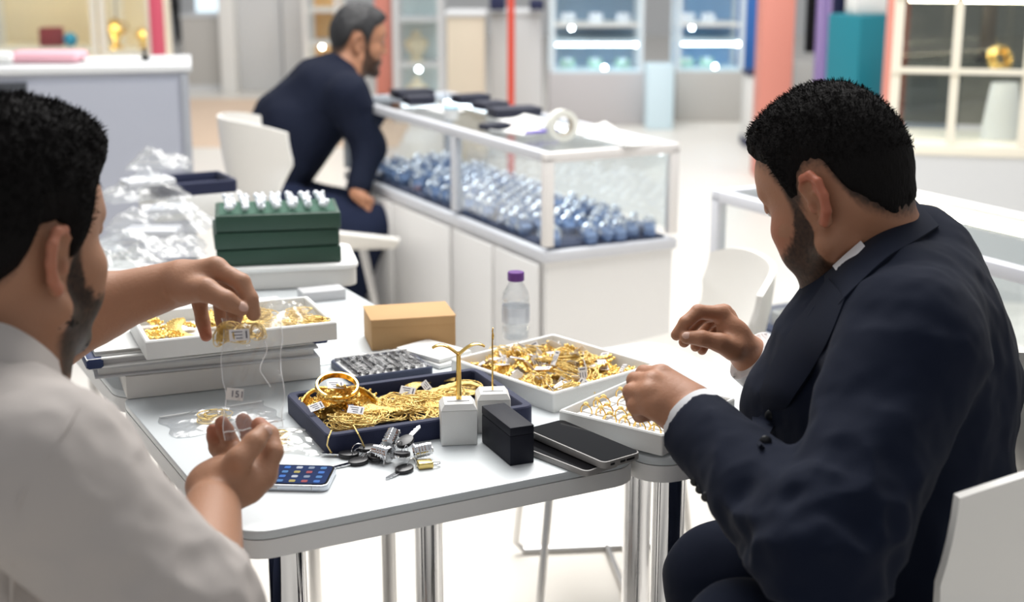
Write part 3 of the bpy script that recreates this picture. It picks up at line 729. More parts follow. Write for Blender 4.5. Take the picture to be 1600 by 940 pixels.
def filigree_mesh(R, lobes, seed):
    b = MB(); r = random.Random(seed)
    def top(u, v):
        a = u * 2 * math.pi; rad = R * v * (1 + .16 * math.cos(lobes * a) * v)
        return (rad * math.cos(a), rad * math.sin(a), .0015 + R * .22 * (1 - v * v) + .0010 * math.sin(v * 22) + .0006 * math.sin(a * lobes * 2))
    b.grid(top, 40, 9, cu=True)
    b.grid(lambda u, v: (top(1 - u, v)[0], top(1 - u, v)[1], top(1 - u, v)[2] - .0012), 40, 9, cu=True)
    for k in range(lobes):
        a = 2 * math.pi * k / lobes; b.ball((R * 1.08 * math.cos(a), R * 1.08 * math.sin(a), .002), .0022, 6, 5)
    b.tube([(R + .002 + .0035 * math.cos(a), .0035 * math.sin(a), .0025) for a in np.linspace(0, 2 * math.pi, 11)[:-1]], .0009, 5, True)
    return mesh_from('filigree', b, M_GOLD, 50)
def crescent_mesh(R, width, a0, a1, seed, nseg=40):
    """bib necklace lying flat: ridged plates along an arc"""
    b = MB(); r = random.Random(seed)
    def f(u, v, s):
        a = a0 + (a1 - a0) * u; wv = width * (0.35 + 0.65 * math.sin(math.pi * u) ** .7)
        rad = R + wv * (v - .15) * (1 + .07 * math.sin(u * nseg * math.pi))
        z = .002 + s * .0014 + .0035 * math.sin(math.pi * v) + .0012 * math.sin(u * nseg * 2 * math.pi) * v
        return (rad * math.cos(a), rad * math.sin(a), z)
    b.grid(lambda u, v: f(u, v, 1), nseg * 4, 8); b.grid(lambda u, v: f(1 - u, v, 0), nseg * 4, 8)
    for k in range(nseg):
        u = (k + .5) / nseg; p = f(u, 1.0, .5); b.ball((p[0], p[1], .003), .0018, 6, 4)
    return mesh_from('crescent', b, M_GOLDF, 50)
def bangle_mesh(R, w, m=None):
    b = MB(); n = 48; prof = [(R - .0012, -w / 2), (R + .0014, -w / 2), (R + .0022, -w * .3), (R + .001, -w * .1), (R + .0024, w * .15), (R + .0014, w / 2), (R - .0012, w / 2), (R - .0012, -w / 2)]
    b.lathe(prof, n, cap=False)
    for k in range(24):
        a = 2 * math.pi * k / 24; b.ball(((R + .002) * math.cos(a), (R + .002) * math.sin(a), -w * .22), .0016, 5, 4)
    return mesh_from('bangle', b, m or M_GOLDP, 50)
def drop_mesh(h, seed):
    b = MB(); r = random.Random(seed)
    b.tube([(0, -.004 * math.cos(a) + .004, h * .5 + .004 * math.sin(a)) for a in np.linspace(0, 2 * math.pi, 10)[:-1]], .0007, 5, True)
    b.lathe([(0, -h * .5), (h * .16, -h * .42), (h * .26, -h * .2), (h * .2, 0), (h * .1, h * .12), (h * .17, h * .25), (h * .06, h * .4), (0, h * .46)], 10)
    for k in range(6):
        a = k * 1.047; b.ball((h * .26 * math.cos(a), h * .26 * math.sin(a), -h * .2), h * .06, 5, 4)
    return mesh_from('earring', b, M_GOLD, 50)
GM_CH = [chain_mesh(.026, s, 11 + s % 3) for s in range(5)]
GM_FIL = [filigree_mesh(.013, 8, 1), filigree_mesh(.010, 6, 2), filigree_mesh(.017, 11, 3)]
GM_DROP = [drop_mesh(.024, 1), drop_mesh(.018, 2)]
GM_BAN = [bangle_mesh(.029, .009), bangle_mesh(.027, .006, M_GOLD)]
GM_CRES = [crescent_mesh(.034, .030, .2, 2.9, 1), crescent_mesh(.05, .022, .4, 2.4, 2), crescent_mesh(.024, .026, .0, 3.0, 3)]
tagm = MB(); tagm.box((0, 0, 0), (.019, .011, .0006)); TAG_ME = mesh_from('paper_tag', tagm, mat('white_tag_paper', (0.80, 0.79, 0.80), 0.55))
prm = MB()
for k in range(3): prm.box((-.002 + .001 * k, .003 - .003 * k, .0004), (.010 - .002 * k, .0009, .0002))
prm.box((.0068, 0, .0004), (.0016, .007, .0002))
PRINT_ME = mesh_from('printing', prm, mat('tag_ink', (0.12, 0.12, 0.16), 0.6))
def gold(name, me, label, cat, loc, rot, group, tagpos=None):
    if tagpos is None:
        o = obj(name, me, None); place(o, loc, rot=rot); return tag(o, label, cat, group)
    t = thing(name, label, cat, loc, group=group, rot=rot)
    obj(me.name.split('.')[0] + '_piece', me, None, t)
    k = obj('price_tag', TAG_ME, None, t); place(k, tagpos[0], rot=tagpos[1]); k.scale = (1.3, 1.3, 1.0); pr = obj('printing', PRINT_ME, None, k)
    return t
def paper_tag(loc, rot, label, group='loose price tags', s=1.0):
    t = thing('price_tag', label, 'tag', loc, group=group, rot=rot); t.scale = (s, s, s)
    obj('paper', TAG_ME, None, t); obj('printing', PRINT_ME, None, t)
    return t

# ---- navy tray
NV = ((512, 681), (842, 633), (741, 574), (445, 614))
nt_, nc, nw, nd, na = tray('jewellery_tray', 'navy velvet tray heaped with gold necklaces and bangles', NV, 0.028, 0.013, M_NAVY, M_NAVY, rad=.014)
NZ = TZ + .0092
def N(px, py, dz=0.0): return PZ(px, py, NZ + dz)
gold('gold_bangle', GM_BAN[0], 'wide polished gold bangle crowning the pile in the navy tray', 'bangle', N(527, 604, .046), (.34, .05, .2), 'gold in the navy tray')
gold('gold_bangle', GM_BAN[1], 'gold bangle lying flat under the crowning bangle', 'bangle', N(527, 620, .026), (.12, .15, 1.2), 'gold in the navy tray')
gold('gold_bangle', GM_BAN[1], 'gold bangle tipped to the left of the navy tray pile', 'bangle', N(500, 630, .018), (.5, -.45, .4), 'gold in the navy tray')
gold('gold_bangle', GM_BAN[0], 'gold bangle tipped to the right of the navy tray pile', 'bangle', N(562, 630, .018), (.45, .5, .2), 'gold in the navy tray')
fl = ((486, 640, .012, 2), (505, 632, .020, 0), (520, 640, .018, 2), (541, 628, .026, 0), (555, 641, .012, 1), (533, 647, .012, 0), (500, 651, .006, 1), (516, 618, .040, 1), (536, 610, .044, 0), (573, 624, .014, 2), (548, 616, .034, 1), (482, 628, .016, 1))
for k, (x, y, dz, q) in enumerate(fl):
    gold('gold_pendant', GM_FIL[q], 'filigree gold pendant in the left heap of the navy tray', 'pendant', N(x, y, dz), (rnd.uniform(-.8, .5), rnd.uniform(-.6, .6), rnd.uniform(0, 6)), 'gold in the navy tray')
for k, (x, y, dz, q) in enumerate(((548, 668, .004, 0), (540, 660, .010, 1), (562, 662, .008, 2), (556, 672, .001, 3), (530, 668, .003, 4), (580, 658, .004, 1), (500, 640, .002, 2), (515, 625, .012, 3))):
    gold('gold_chain', GM_CH[q], ('coiled gold chain at the front left corner of the navy tray' if k < 6 else 'tangled gold chain under the bangles in the navy tray'), 'chain', N(x, y, dz), (rnd.uniform(-.15, .15), rnd.uniform(-.15, .15), rnd.uniform(0, 6)), 'gold in the navy tray')
for k, (x, y, dz, q, rz, lab) in enumerate((
        (632, 648, .004, 0, .3, 'bib gold necklace lying flat in the middle of the navy tray'),
        (655, 632, .008, 2, 1.2, 'ridged gold necklace on top of the middle heap in the navy tray'),
        (620, 628, .010, 0, 2.4, 'gold necklace at the back of the middle heap in the navy tray'),
        (685, 640, .004, 2, -.4, 'gold necklace in front of the forked stand in the navy tray'),
        (640, 660, .001, 1, .1, 'thin gold necklace along the front wall of the navy tray'),
        (712, 632, .002, 1, .5, 'crescent gold necklace at the right of the navy tray'),
        (665, 615, .010, 0, 3.6, 'gold necklace against the back wall of the navy tray'),
        (700, 612, .006, 1, 1.0, 'gold necklace arm reaching to the back right of the navy tray'))):
    gold('gold_necklace', GM_CRES[q], lab, 'necklace', N(x, y, dz), (rnd.uniform(-.12, .12), rnd.uniform(-.12, .12), rz), 'gold in the navy tray')
for k, (x, y, dz, q) in enumerate(((610, 655, .002, 0), (600, 640, .003, 2), (660, 652, .003, 1), (690, 655, .002, 4), (645, 640, .008, 3), (730, 610, .003, 0), (675, 625, .008, 2), (625, 640, .010, 4), (720, 640, .002, 3), (598, 652, .001, 3), (580, 650, .001, 0), (650, 625, .012, 1), (705, 620, .006, 4), (612, 632, .009, 2))):
    gold('gold_chain', GM_CH[q], 'fine gold chain in the middle heap of the navy tray', 'chain', N(x, y, dz), (rnd.uniform(-.2, .2), rnd.uniform(-.2, .2), rnd.uniform(0, 6)), 'gold in the navy tray')
# the arm of gold that reaches the back right of the tray
b = MB(); pth = [N(668, 622, .006), N(690, 607, .010), N(712, 600, .012), N(735, 598, .014), N(752, 604, .008)]
pts = []
for i in range(len(pth) - 1):
    for q in range(6): pts.append(pth[i].lerp(pth[i + 1], q / 6))
pts.append(pth[-1])
b.tube(pts, [.008 * (1.0 - .55 * k / len(pts)) * (1 + .12 * math.sin(k * 2.1)) for k in range(len(pts))], 10, flat=.6)
tag(obj('gold_necklace', b, M_GOLDF), 'thick gold mesh necklace reaching the back right corner of the navy tray', 'necklace', 'gold in the navy tray')
paper_tag(N(524, 601, .054), (.5, .1, .3), 'white price tag inside the crowning bangle', s=1.25)
paper_tag(N(494, 635, .030), (.6, -.2, .5), 'white price tag on the left slope of the bangle pile', s=1.1)
paper_tag(N(556, 640, .030), (.6, .1, -.1), 'pinkish price tag between the bangle pile and the middle heap', s=1.2)
paper_tag(N(637, 610, .024), (.8, .1, -.2), 'lilac white price tag standing at the back wall of the navy tray', s=1.2)
paper_tag(N(666, 603, .022), (.8, .5, -.9), 'narrow price tag upright at the back wall of the navy tray', s=1.0)
paper_tag(N(762, 612, .004), (-.1, .1, -.5), 'price tag at the back right corner of the navy tray', s=1.0)
# a cord of chain hanging over the tray front
for k, pp in enumerate((((518, 672, .03), (513, 684, .028), (511, 695, .012), (517, 706, -.004), (526, 712, -.0075)), ((552, 664, .02), (560, 678, .03), (566, 690, .016), (571, 702, -.002), (573, 712, -.0075)))):
    P_ = [N(x, y, dz) for x, y, dz in pp]; b = MB()
    pts = []
    for i in range(len(P_) - 1):
        for q in range(8): pts.append(P_[i].lerp(P_[i + 1], q / 8))
    b.tube(pts, [.0012 * (1 if q % 2 else .7) for q in range(len(pts))], 6)
    tag(obj('gold_chain', b, M_GOLDF), ('gold chain hanging over the front left wall of the navy tray', 'gold chain hanging from the navy tray onto the keys')[k], 'chain', 'gold in the navy tray')

# ---- white tray with tagged gold, right of the forked stand
GT = ((846, 620), (1012, 572), (880, 518), (722, 556))
gt, gc_, gw, gd, ga = tray('jewellery_tray', 'white tray full of gold pieces with white tags', GT, 0.030, 0.008, M_WTRAY, M_WTRAY, rad=.003)
k = 0
for i in range(11):
    for j in range(8):
        x = (i / 10 - .5) * (gw - .055) + rnd.uniform(-.008, .008); y = (j / 7 - .5) * (gd - .055) + rnd.uniform(-.008, .008)
        if x > gw * .30 and y < -gd * .1 and rnd.random() < .6: continue
        hump = .016 * math.cos(x / gw * 2.4) * math.cos(y / gd * 2.4)
        q = rnd.randrange(6); z = TZ + .011 + hump * rnd.uniform(.3, 1)
        me = (GM_FIL + GM_DROP + [GM_CH[k % 5]])[q]
        loc = intray(gc_, ga, x, y, z)
        lab = 'tagged gold earring heaped in the white tray near the suited man\'s hands' if q in (3, 4) else ('gold pendant heaped in the white tray near the suited man\'s hands' if q < 3 else 'small gold chain heaped in the white tray near the suited man\'s hands')
        tp_ = ((rnd.uniform(-.01, .01), rnd.uniform(-.006, .006), .009), (rnd.uniform(-.5, .5), rnd.uniform(-.5, .5), rnd.uniform(0, 6))) if rnd.random() < .68 else None
        gold(('gold_pendant', 'gold_pendant', 'gold_pendant', 'gold_earring', 'gold_earring', 'gold_chain')[q], me, lab, ('pendant', 'pendant', 'pendant', 'earring', 'earring', 'chain')[q], loc,
             (rnd.uniform(-.7, .7) + (1.2 if q in (3, 4) else 0), rnd.uniform(-.6, .6), rnd.uniform(0, 6)), 'gold in the tagged white tray', tp_)
        k += 1

# ---- ring tray
RT = ((1036, 676), (1150, 618), (985, 590), (872, 640))
RT = ((1036, 678), (1152, 622), (990, 588), (872, 642))
rt, rcn, rw, rd, ra = tray('ring_tray', 'white ring tray with slotted pads under the suited man\'s hand', RT, 0.030, 0.006, M_WTRAY, M_WTRAY, z0=TZ + .0005, rad=.003)
M_PAD = mat('ring_pad_cloth', (0.76, 0.75, 0.74), 0.7)
for i in range(6):
    for j in range(3):
        b = MB(); b.box((0, 0, .006), ((rd - .02) / 3 - .004 if False else (rw - .02) / 6 - .003, (rd - .02) / 3 - .003, .012), bevel=.003)
        o = obj('ring_pad', b, M_PAD, rt); place(o, ((-.5 + (i + .5) / 6) * (rw - .018), (-.5 + (j + .5) / 3) * (rd - .018), .0088))
        b = MB(); b.box((0, 0, .0124), ((rw - .02) / 6 - .012, .0022, .001)); obj('slot', b, mat('slot_shadow_cloth', (0.42, 0.42, 0.43), 0.9), o)
rb = MB(); rb.tube([(.0095 * math.cos(a), 0, .0095 * math.sin(a)) for a in np.linspace(0, 2 * math.pi, 21)[:-1]], .0011, 6, True); RING_ME = mesh_from('ring_band', rb, M_GOLDP)
rb = MB(); rb.lathe([(.001, -.002), (.0035, .001), (.0022, .003), (0, .0033)], 8); rb.ball((.0034, 0, .0005), .0014, 6, 4); rb.ball((-.0034, 0, .0005), .0014, 6, 4); GEM_ME = mesh_from('ring_crown', rb, M_GOLDF)
k = 0
for i in range(12):
    for j in range(6):
        x = (-.5 + (i + .5) / 12) * (rw - .024); y = (-.5 + (j + .5) / 6) * (rd - .024)
        if x > rw * .02 + y * .3 and not (x > rw * .35 and y > rd * .3): continue
        if rnd.random() < .35: continue
        loc = intray(rcn, ra, x, y, TZ + .0250)
        t = thing('gold_ring', 'gold ring standing in a slot of the white ring tray', 'ring', loc, group='rings in the ring tray', rot=(rnd.uniform(-.25, .25), 0, ra + math.pi * .5 + rnd.uniform(-.4, .4)))
        obj('band', RING_ME, None, t); g = obj('crown', GEM_ME, None, t); place(g, (0, 0, .0105)); k += 1

# ---- stands, boxes and phones in front
def stand_block(label, px, py, w, d, h, rz, kind):
    p = T(px, py); t = thing('jewellery_stand', label, 'stand', (p.x, p.y, TZ + .0003), rz)
    b = MB(); b.box((0, 0, h * .43), (w, d, h * .86), bevel=.0015); obj('block', b, M_WTRAY, t)
    b = MB(); c = w * .12
    lo = [(-w / 2, -d / 2), (w / 2, -d / 2), (w / 2, d / 2), (-w / 2, d / 2)]; z0 = h * .86; z1 = h
    vs = [(x, y, z0 + .0003) for x, y in lo] + [(x * .78, y * .78, z1) for x, y in lo]
    b.add(vs, [(3, 2, 1, 0), (4, 5, 6, 7)] + [(k, (k + 1) % 4, 4 + (k + 1) % 4, 4 + k) for k in range(4)]); obj('top_pad', b, M_WTRAY, t, smooth=0)
    b = MB(); b.box((0, -d * .10, h + .0004), (w * .62, .0016, .0008)); obj('slot', b, mat('slot_shadow_cloth', (0.2, 0.2, 0.2), 0.9), t)
    return t, h
sx = 55 / FPX * T(715, 700).y * 1.06
t, h = stand_block('white block stand carrying the forked gold earring tree', 716, 687, .050, .046, .058, .12, 0)
Hs = .068
b = MB(); b.tube([(.002, .006, h), (.002, .006, h + Hs)], [.0040, .0030], 10); obj('stem', b, M_GOLDP, t)
for sgn in (-1, 1):
    b = MB(); pth = []
    for q in range(13):
        u = q / 12; pth.append((.002 + sgn * .036 * u, .006, h + Hs - .004 + .016 * math.sin(u * 2.0) - .004 * u * u * u))
    b.tube(pth, [.0058 * (1.0 - .25 * u / 12) for u in range(13)], 8, flat=.4, up=(0, 0, 1)); obj('arm', b, M_GOLDP, t)
t, h = stand_block('white block stand holding a single upright gold pin', 770, 668, .047, .046, .056, .10, 1)
b = MB(); b.tube([(0, .002, h), (.0, .002, h + .080), (.001, .002, h + .090)], [.0013, .0010, .0005], 8); obj('pin', b, M_GOLDP, t)
b = MB(); b.tube([(.0008, .002, h + .074), (.0016, .001, h + .080), (0, .003, h + .086), (.001, .002, h + .091)], .0009, 6); obj('pin_twist', b, M_GOLDP, t)
b = MB(); b.tube([(-.024 + .03 * q / 12, -.002 + .004 * math.sin(q), h + .001 + .001 * (q % 2)) for q in range(13)], .001, 5)
# black box
p0 = T(793, 722); BD = math.radians(118)
fl_, fr_, bk_ = T(793, 729), T(830, 723), T(757, 690)
w_ = (fr_ - fl_).length; d_ = (bk_ - fl_).length; ang = math.atan2((fr_ - fl_).y, (fr_ - fl_).x)
cc = (fr_ + bk_) / 2
t = thing('ring_box', 'small charcoal box beside the white block stands', 'box', (cc.x, cc.y, TZ + .0003), ang - .02)
b = MB(); b.box((0, 0, .0205), (w_, d_, .041), bevel=.0012); obj('box_base', b, mat('charcoal_paper', (0.009, 0.010, 0.017), 0.6, spec=.25, bump=.06, bscale=600), t)
b = MB(); b.box((0, 0, .0472), (w_, d_, .012), bevel=.0012); obj('lid', b, mat('charcoal_paper', (0.009, 0.010, 0.017), 0.6, spec=.25), t)
# phones
def phone(name, label, pts, z0, th, m_side, tilt=0.0, case=True, lens=False):
    c, w, d, a = quad(pts, z0 + th)
    t = thing(name, label, 'phone', (c.x, c.y, z0 + .0004), rot=(0, tilt, a))
    b = MB(); b.prism(rrect(w, d, .009, 5), 0, th - .0006, bevel=.0012); obj('body', b, m_side, t)
    b = MB(); b.prism(rrect(w - .004, d - .004, .0075, 5), th - .0004, th); obj('screen', b, M_SCREEN, t)
    return t, w, d, th
M_CASEG = mat('grey_phone_case', (0.30, 0.29, 0.28), 0.4)
FT = ((938, 724), (1001, 706), (880, 654), (826, 668))
pd_ = quad(FT, TZ + .020)
t, pw_, pl_, th = phone('smartphone', 'large dark smartphone in a grey case lying on top of another phone', FT, TZ + .0095, .0105, M_CASEG)
for q, (xx, ww) in enumerate(((-.6, .007), (-.0, .009), (.45, .014))):
    b = MB(); b.box((xx * pw_ * .45, -pl_ / 2 - .0002, .005), (ww, .0014, .0032), bevel=.0005); obj('port', b, M_BLACK, t)
FT2 = ((905, 738), (962, 722), (862, 672), (812, 690))
t, a_, b_, th = phone('smartphone', 'grey smartphone lying underneath the large dark phone', FT2, TZ, .009, M_CASEG)
# phone by the left hand
FT3 = ((400, 758), (495, 757), (512, 727), (425, 722))
c3, w3, d3, a3 = quad(((398, 759), (490, 758), (511, 727), (424, 722)), TZ + .009)
t = thing('smartphone', 'silver edged smartphone with lit blue home screen beside the hand', 'phone', (c3.x, c3.y, TZ + .0004), a3)
w3, d3 = .105, .070
b = MB(); b.prism(rrect(w3, d3, .010, 6), 0, .0085, bevel=.001); obj('body', b, mat('silver_edge', (0.62, 0.66, 0.72), 0.25, 0.8), t)
b = MB(); b.prism(rrect(w3 - .003, d3 - .003, .009, 6), .0086, .0092); obj('bezel', b, M_SCREEN, t)
b = MB(); b.prism(rrect(w3 - .008, d3 - .008, .007, 6), .0093, .0095)
scr = obj('screen', b, mat('blue_wallpaper', (0.006, 0.018, 0.07), 0.10, spec=.12, emit=0.05, emitc=(0.01, 0.04, 0.18), var=.6, vscale=30), t)
icols = [(0.35, 0.38, 0.45), (0.03, 0.12, 0.4), (0.25, 0.05, 0.06), (0.3, 0.25, 0.08), (0.05, 0.15, 0.35), (0.16, 0.2, 0.28)]
for i in range(6):
    for j in range(4):
        b = MB(); b.prism(rrect(.0080, .0080, .002, 3), .0096, .0098)
        cc_ = icols[(i * 5 + j * 3) % 6]
        o = obj('app_icon', b, mat('icon_%d' % ((i * 5 + j * 3) % 6), cc_, 0.3, spec=.12, emit=.02), t); place(o, (-.042 + i * .0158, -.0235 + j * .0156, 0))
b = MB(); b.box((-w3 / 2 + .034, -d3 / 2 - .0002, .0045), (.014, .0008, .002), bevel=.0003); obj('side_button', b, M_STEEL, t)
b = MB(); b.box((w3 / 2 - .020, -d3 / 2 - .0001, .0043), (.0006, .0006, .0082)); obj('antenna_line', b, M_CASEG, t)

# ---- keys, cam locks and padlock
def key(label, px, py, rz, tilt=0.0, dz=0.0):
    p = T(px, py); t = thing('key', label, 'key', (p.x, p.y, TZ + .0005 + dz), rot=(0, tilt, rz), group='keys by the navy tray')
    b = MB(); b.prism([(.014 * math.cos(a), .0110 * math.sin(a)) for a in np.linspace(0, 2 * math.pi, 25)[:-1]], 0, .0055, bevel=.0012); obj('bow', b, M_BLACK, t)
    pr = [(.011, -.0035), (.034, -.0035), (.038, 0), (.034, .0030), (.031, .0018), (.028, .0034), (.025, .002), (.022, .0034), (.018, .003), (.011, .0035)]
    b = MB(); b.prism(pr, .0019, .0037); obj('blade', b, M_CHROME, t)
    b = MB(); b.tube([(-.0125 + .009 * math.cos(a) - .003, 0, .003 + .009 * math.sin(a)) for a in np.linspace(0, 2 * math.pi, 21)[:-1]], .0006, 6, True); obj('key_ring', b, M_CHROME, t)
    return t
key('black headed key nearest the phone with its blade to the left', 560, 724, math.radians(212), 0.05)
key('black headed key with blade toward the tray corner', 545, 714, math.radians(175), 0.0, .001)
key('black headed key leaning against the cam lock', 588, 720, math.radians(120), 0.0, .003)
key('black headed key standing in front of the cam locks', 628, 726, math.radians(255), -.2, .012)
key('black headed key nearest the table edge pointing down left', 632, 736, math.radians(235), 0.06)
key('black headed key on its side on top of the cam lock', 634, 712, math.radians(60), -.3, .018)
key('black headed key behind the others against the navy tray', 576, 712, math.radians(30), 0.0, .008)
def camlock(label, px, py, rz, ry=1.4, dz=.011):
    p = T(px, py); t = thing('cam_lock', label, 'lock', (p.x, p.y, TZ + dz), rot=(0, ry, rz), group='cam locks by the navy tray')
    b = MB(); b.lathe([(.0, .0), (.0105, 0), (.0118, .002), (.0118, .004), (.0095, .005), (.0095, .022), (.0088, .0225), (.0088, .026), (0, .026)], 24); obj('barrel', b, M_CHROME, t)
    for z in (.009, .013, .017):
        b = MB(); b.tube([(.0097 * math.cos(a), .0097 * math.sin(a), z) for a in np.linspace(0, 2 * math.pi, 21)[:-1]], .0008, 5, True); obj('thread', b, M_CHROME, t)
    b = MB(); b.box((0, 0, .0265), (.006, .018, .002), bevel=.0005); obj('cam', b, M_STEEL, t)
    return t
camlock('chrome cam lock barrel lying behind the padlock', 645, 718, math.radians(10))
camlock('chrome cam lock leaning on the keys in the middle', 606, 710, math.radians(70), 1.0, .012)
camlock('dull steel cam lock between the black key heads', 610, 724, math.radians(150), 1.5, .012)
p = T(664, 730); t = thing('padlock', 'tiny brass padlock at the right of the keys', 'padlock', (p.x, p.y, TZ + .0005), rot=(0, 0, math.radians(18)))
b = MB(); b.box((0, 0, .0045), (.020, .016, .009), bevel=.0015); obj('lock_body', b, mat('brass', (0.72, 0.55, 0.2), 0.25, 1.0), t)
b = MB(); b.tube([(.010, -.005, .0045), (.016, -.005, .0045), (.0195, -.0025, .0045), (.020, 0, .0045), (.0195, .0025, .0045), (.016, .005, .0045), (.010, .005, .0045)], .0013, 8); obj('shackle', b, M_CHROME, t)

# ---- cardboard box, water bottle, bead bag, white pads behind the navy tray
M_CARD = mat('brown_cardboard', s2l(184, 146, 100), 0.75, bump=.05, bscale=200, var=.06, vscale=20)
cf, cw_, cdp, cang = quad(((592, 492), (713, 487), (670, 471), (560, 480)), TZ + .05)
A_ = T(600, 547); B_ = T(712, 541)
ca = math.atan2((B_ - A_).y, (B_ - A_).x)
L_ = (B_ - A_).length
b_dir = Vector((-math.sin(ca), math.cos(ca), 0))
cpos = (A_ + B_) / 2 + b_dir * .05 - (B_ - A_).normalized() * .012
t = thing('cardboard_box', 'plain brown cardboard box on the far table', 'box', (cpos.x, cpos.y, TZ + .0003), ca + .04)
b = MB(); b.box((0, 0, .026), (L_ + .022, .098, .052), bevel=.0015); obj('box_body', b, M_CARD, t)
b = MB(); b.box((0, 0, .0532), (L_ + .024, .100, .0020), bevel=.0006); b.box((0, -.0502, .047), (L_ + .020, .0012, .012)); obj('lid', b, M_CARD, t)
p = T(806, 528); t = thing('water_bottle', 'clear water bottle with a purple cap behind the gold tray', 'bottle', (p.x, p.y, TZ + .0005))
M_PET = thin('clear_bottle', (0.97, 0.98, 0.99), 0.14, 0.03, 0.25, 60, 0.05)
b = MB(); b.lathe([(.0, 0), (.022, 0), (.024, .003), (.024, .020), (.0225, .024), (.024, .028), (.024, .062), (.0225, .066), (.024, .070), (.022, .082), (.013, .098), (.0115, .101), (.0115, .106), (.0, .1065)], 28); obj('bottle_body', b, M_PET, t)
b = MB(); b.lathe([(.0, .002), (.0215, .002), (.0222, .060), (.0, .0602)], 24); obj('water', b, thin('water', (0.95, 0.97, 0.985), 0.05), t)
b = MB(); b.lathe([(.0245, .03), (.0245, .058)], 28, cap=False); obj('label_band', b, thin('pale_label', (0.88, 0.9, 0.95), 0.05, haze=.35), t)
b = MB(); b.lathe([(.0135, .103), (.0145, .104), (.0145, .117), (.0135, .1185), (0, .1185)], 24); obj('cap', b, mat('purple_plastic', (0.13, 0.04, 0.22), 0.35), t)
def pillow_bag(name, label, cat, loc, rz, w, d, h, m, seed, crinkle=.006, contents=None, rot=None):
    t = thing(name, label, cat, loc, rz, rot=rot)
    r = np.random.RandomState(seed); ph = r.uniform(0, 6.28, 8)
    def f(u, v, s):
        x = (u - .5) * w; y = (v - .5) * d
        e = max(0, math.sin(math.pi * u)) ** .55 * max(0, math.sin(math.pi * v)) ** .55
        n = math.sin(u * 9 + ph[0] + 3 * v) + .7 * math.sin(v * 13 + ph[1] - 4 * u) + .5 * math.sin((u + v) * 23 + ph[2]) + .4 * math.sin((u - v) * 31 + ph[3])
        return (x + .004 * math.sin(v * 11 + ph[4]), y + .004 * math.sin(u * 12 + ph[5]), max(.0006, s * (h * e + crinkle * e * n)) if s > 0 else .0003)
    b = MB(); b.grid(lambda u, v: f(u, v, 1), 30, 30); b.grid(lambda u, v: f(1 - u, v, 0), 30, 30); obj('plastic_film', b, m, t, smooth=70)
    b = MB(); b.box((0, d / 2 - .006, .0022), (w * .96, .003, .0016)); obj('zip_strip', b, mat('zip_plastic', (0.75, 0.75, 0.74), 0.3), t)
    return t
# tray of black beads in a bag
BT = ((545, 592), (676, 572), (640, 546), (520, 560))
bt, bc, bw, bd, ba = tray('bead_tray', 'flat dark tray with black beads inside a clear bag', BT, 0.012, .006, mat('dark_blue_card', (0.03, 0.04, 0.08), 0.5), M_PAPER)
for i in range(9):
    b = MB()
    for j in range(12): b.ball((0, (-.5 + (j + .5) / 12) * (bd - .02), .004), .0042, 7, 5)
    s_ = obj('bead_strand', b, mat('black_bead', (0.012, 0.012, 0.02), 0.12)); place(s_, intray(bc, ba, (-.5 + (i + .5) / 9) * (bw - .02), 0, TZ + .0088), ba)
    tag(s_, 'strand of shiny black beads in the dark tray behind the navy tray', 'beads', 'black bead strands')
pillow_bag('plastic_bag', 'crinkled clear bag covering the black bead tray', 'bag', Vector((bc.x, bc.y, TZ + .0135)), ba, bw * .95, bd * .95, .012, M_BAGC, 3, .003)
fc, fw, fd, fa = quad(((655, 575), (725, 556), (695, 530), (640, 541)), TZ + .012)
for q, (dz, dx, lab) in enumerate(((0, 0, 'white jewellery folder lying flat between the beads and the gold tray'), (.0075, -.006, 'thin white pad on top of the white jewellery folder'))):
    b = MB(); b.box((0, 0, .0035), (fw * (1 - .12 * q), fd * (1 - .1 * q), .007), bevel=.002)
    simple('folder_pad', b, M_PAPER, (fc.x + dx + .004, fc.y + .012, TZ + .0003 + dz), fa + .1 * q, lab, 'folder')
# ---- binder stack with white tray of gold at left
def flat(name, label, cat, pts, z0, h, m, trim=None, bevel=.002, size=None):
    c, w, d, a = quad(pts, z0 + h)
    if size: w, d = size
    t = thing(name, label, cat, (c.x, c.y, z0), a)
    b = MB(); b.box((0, 0, h / 2), (w, d, h - .0004), bevel=bevel); obj('body', b, m, t)
    if trim:
        b = MB(); b.box((0, -d / 2 - .0006, h / 2), (w * .985, .0012, h * .22)); obj('edge_line', b, trim, t)
    return t, c, w, d, a
M_GREYB = mat('grey_binder', (0.52, 0.52, 0.53), 0.5)
M_GREYW = mat('warm_white_board', (0.66, 0.64, 0.61), 0.5)
z = TZ + .0003
t, c_, w_, d_, a_ = flat('storage_box', 'long warm white box at the bottom of the binder stack', 'box', ((222, 592), (470, 556), (470, 520), (180, 540)), z, .036, M_GREYW, size=(.30, .16))
z += .0362
SC = c_; SAa = a_
stk = (('grey ring binder resting on the long white box', M_GREYB, .34, .22, .018, mat('dark_line', (.05, .05, .06), .6)), ('white ring binder with blue ends in the middle of the stack', M_PAPER, .37, .23, .016, mat('blue_line', (.03, .05, .15), .5)), ('white document folder under the left gold tray', M_PAPER, .33, .23, .008, None))
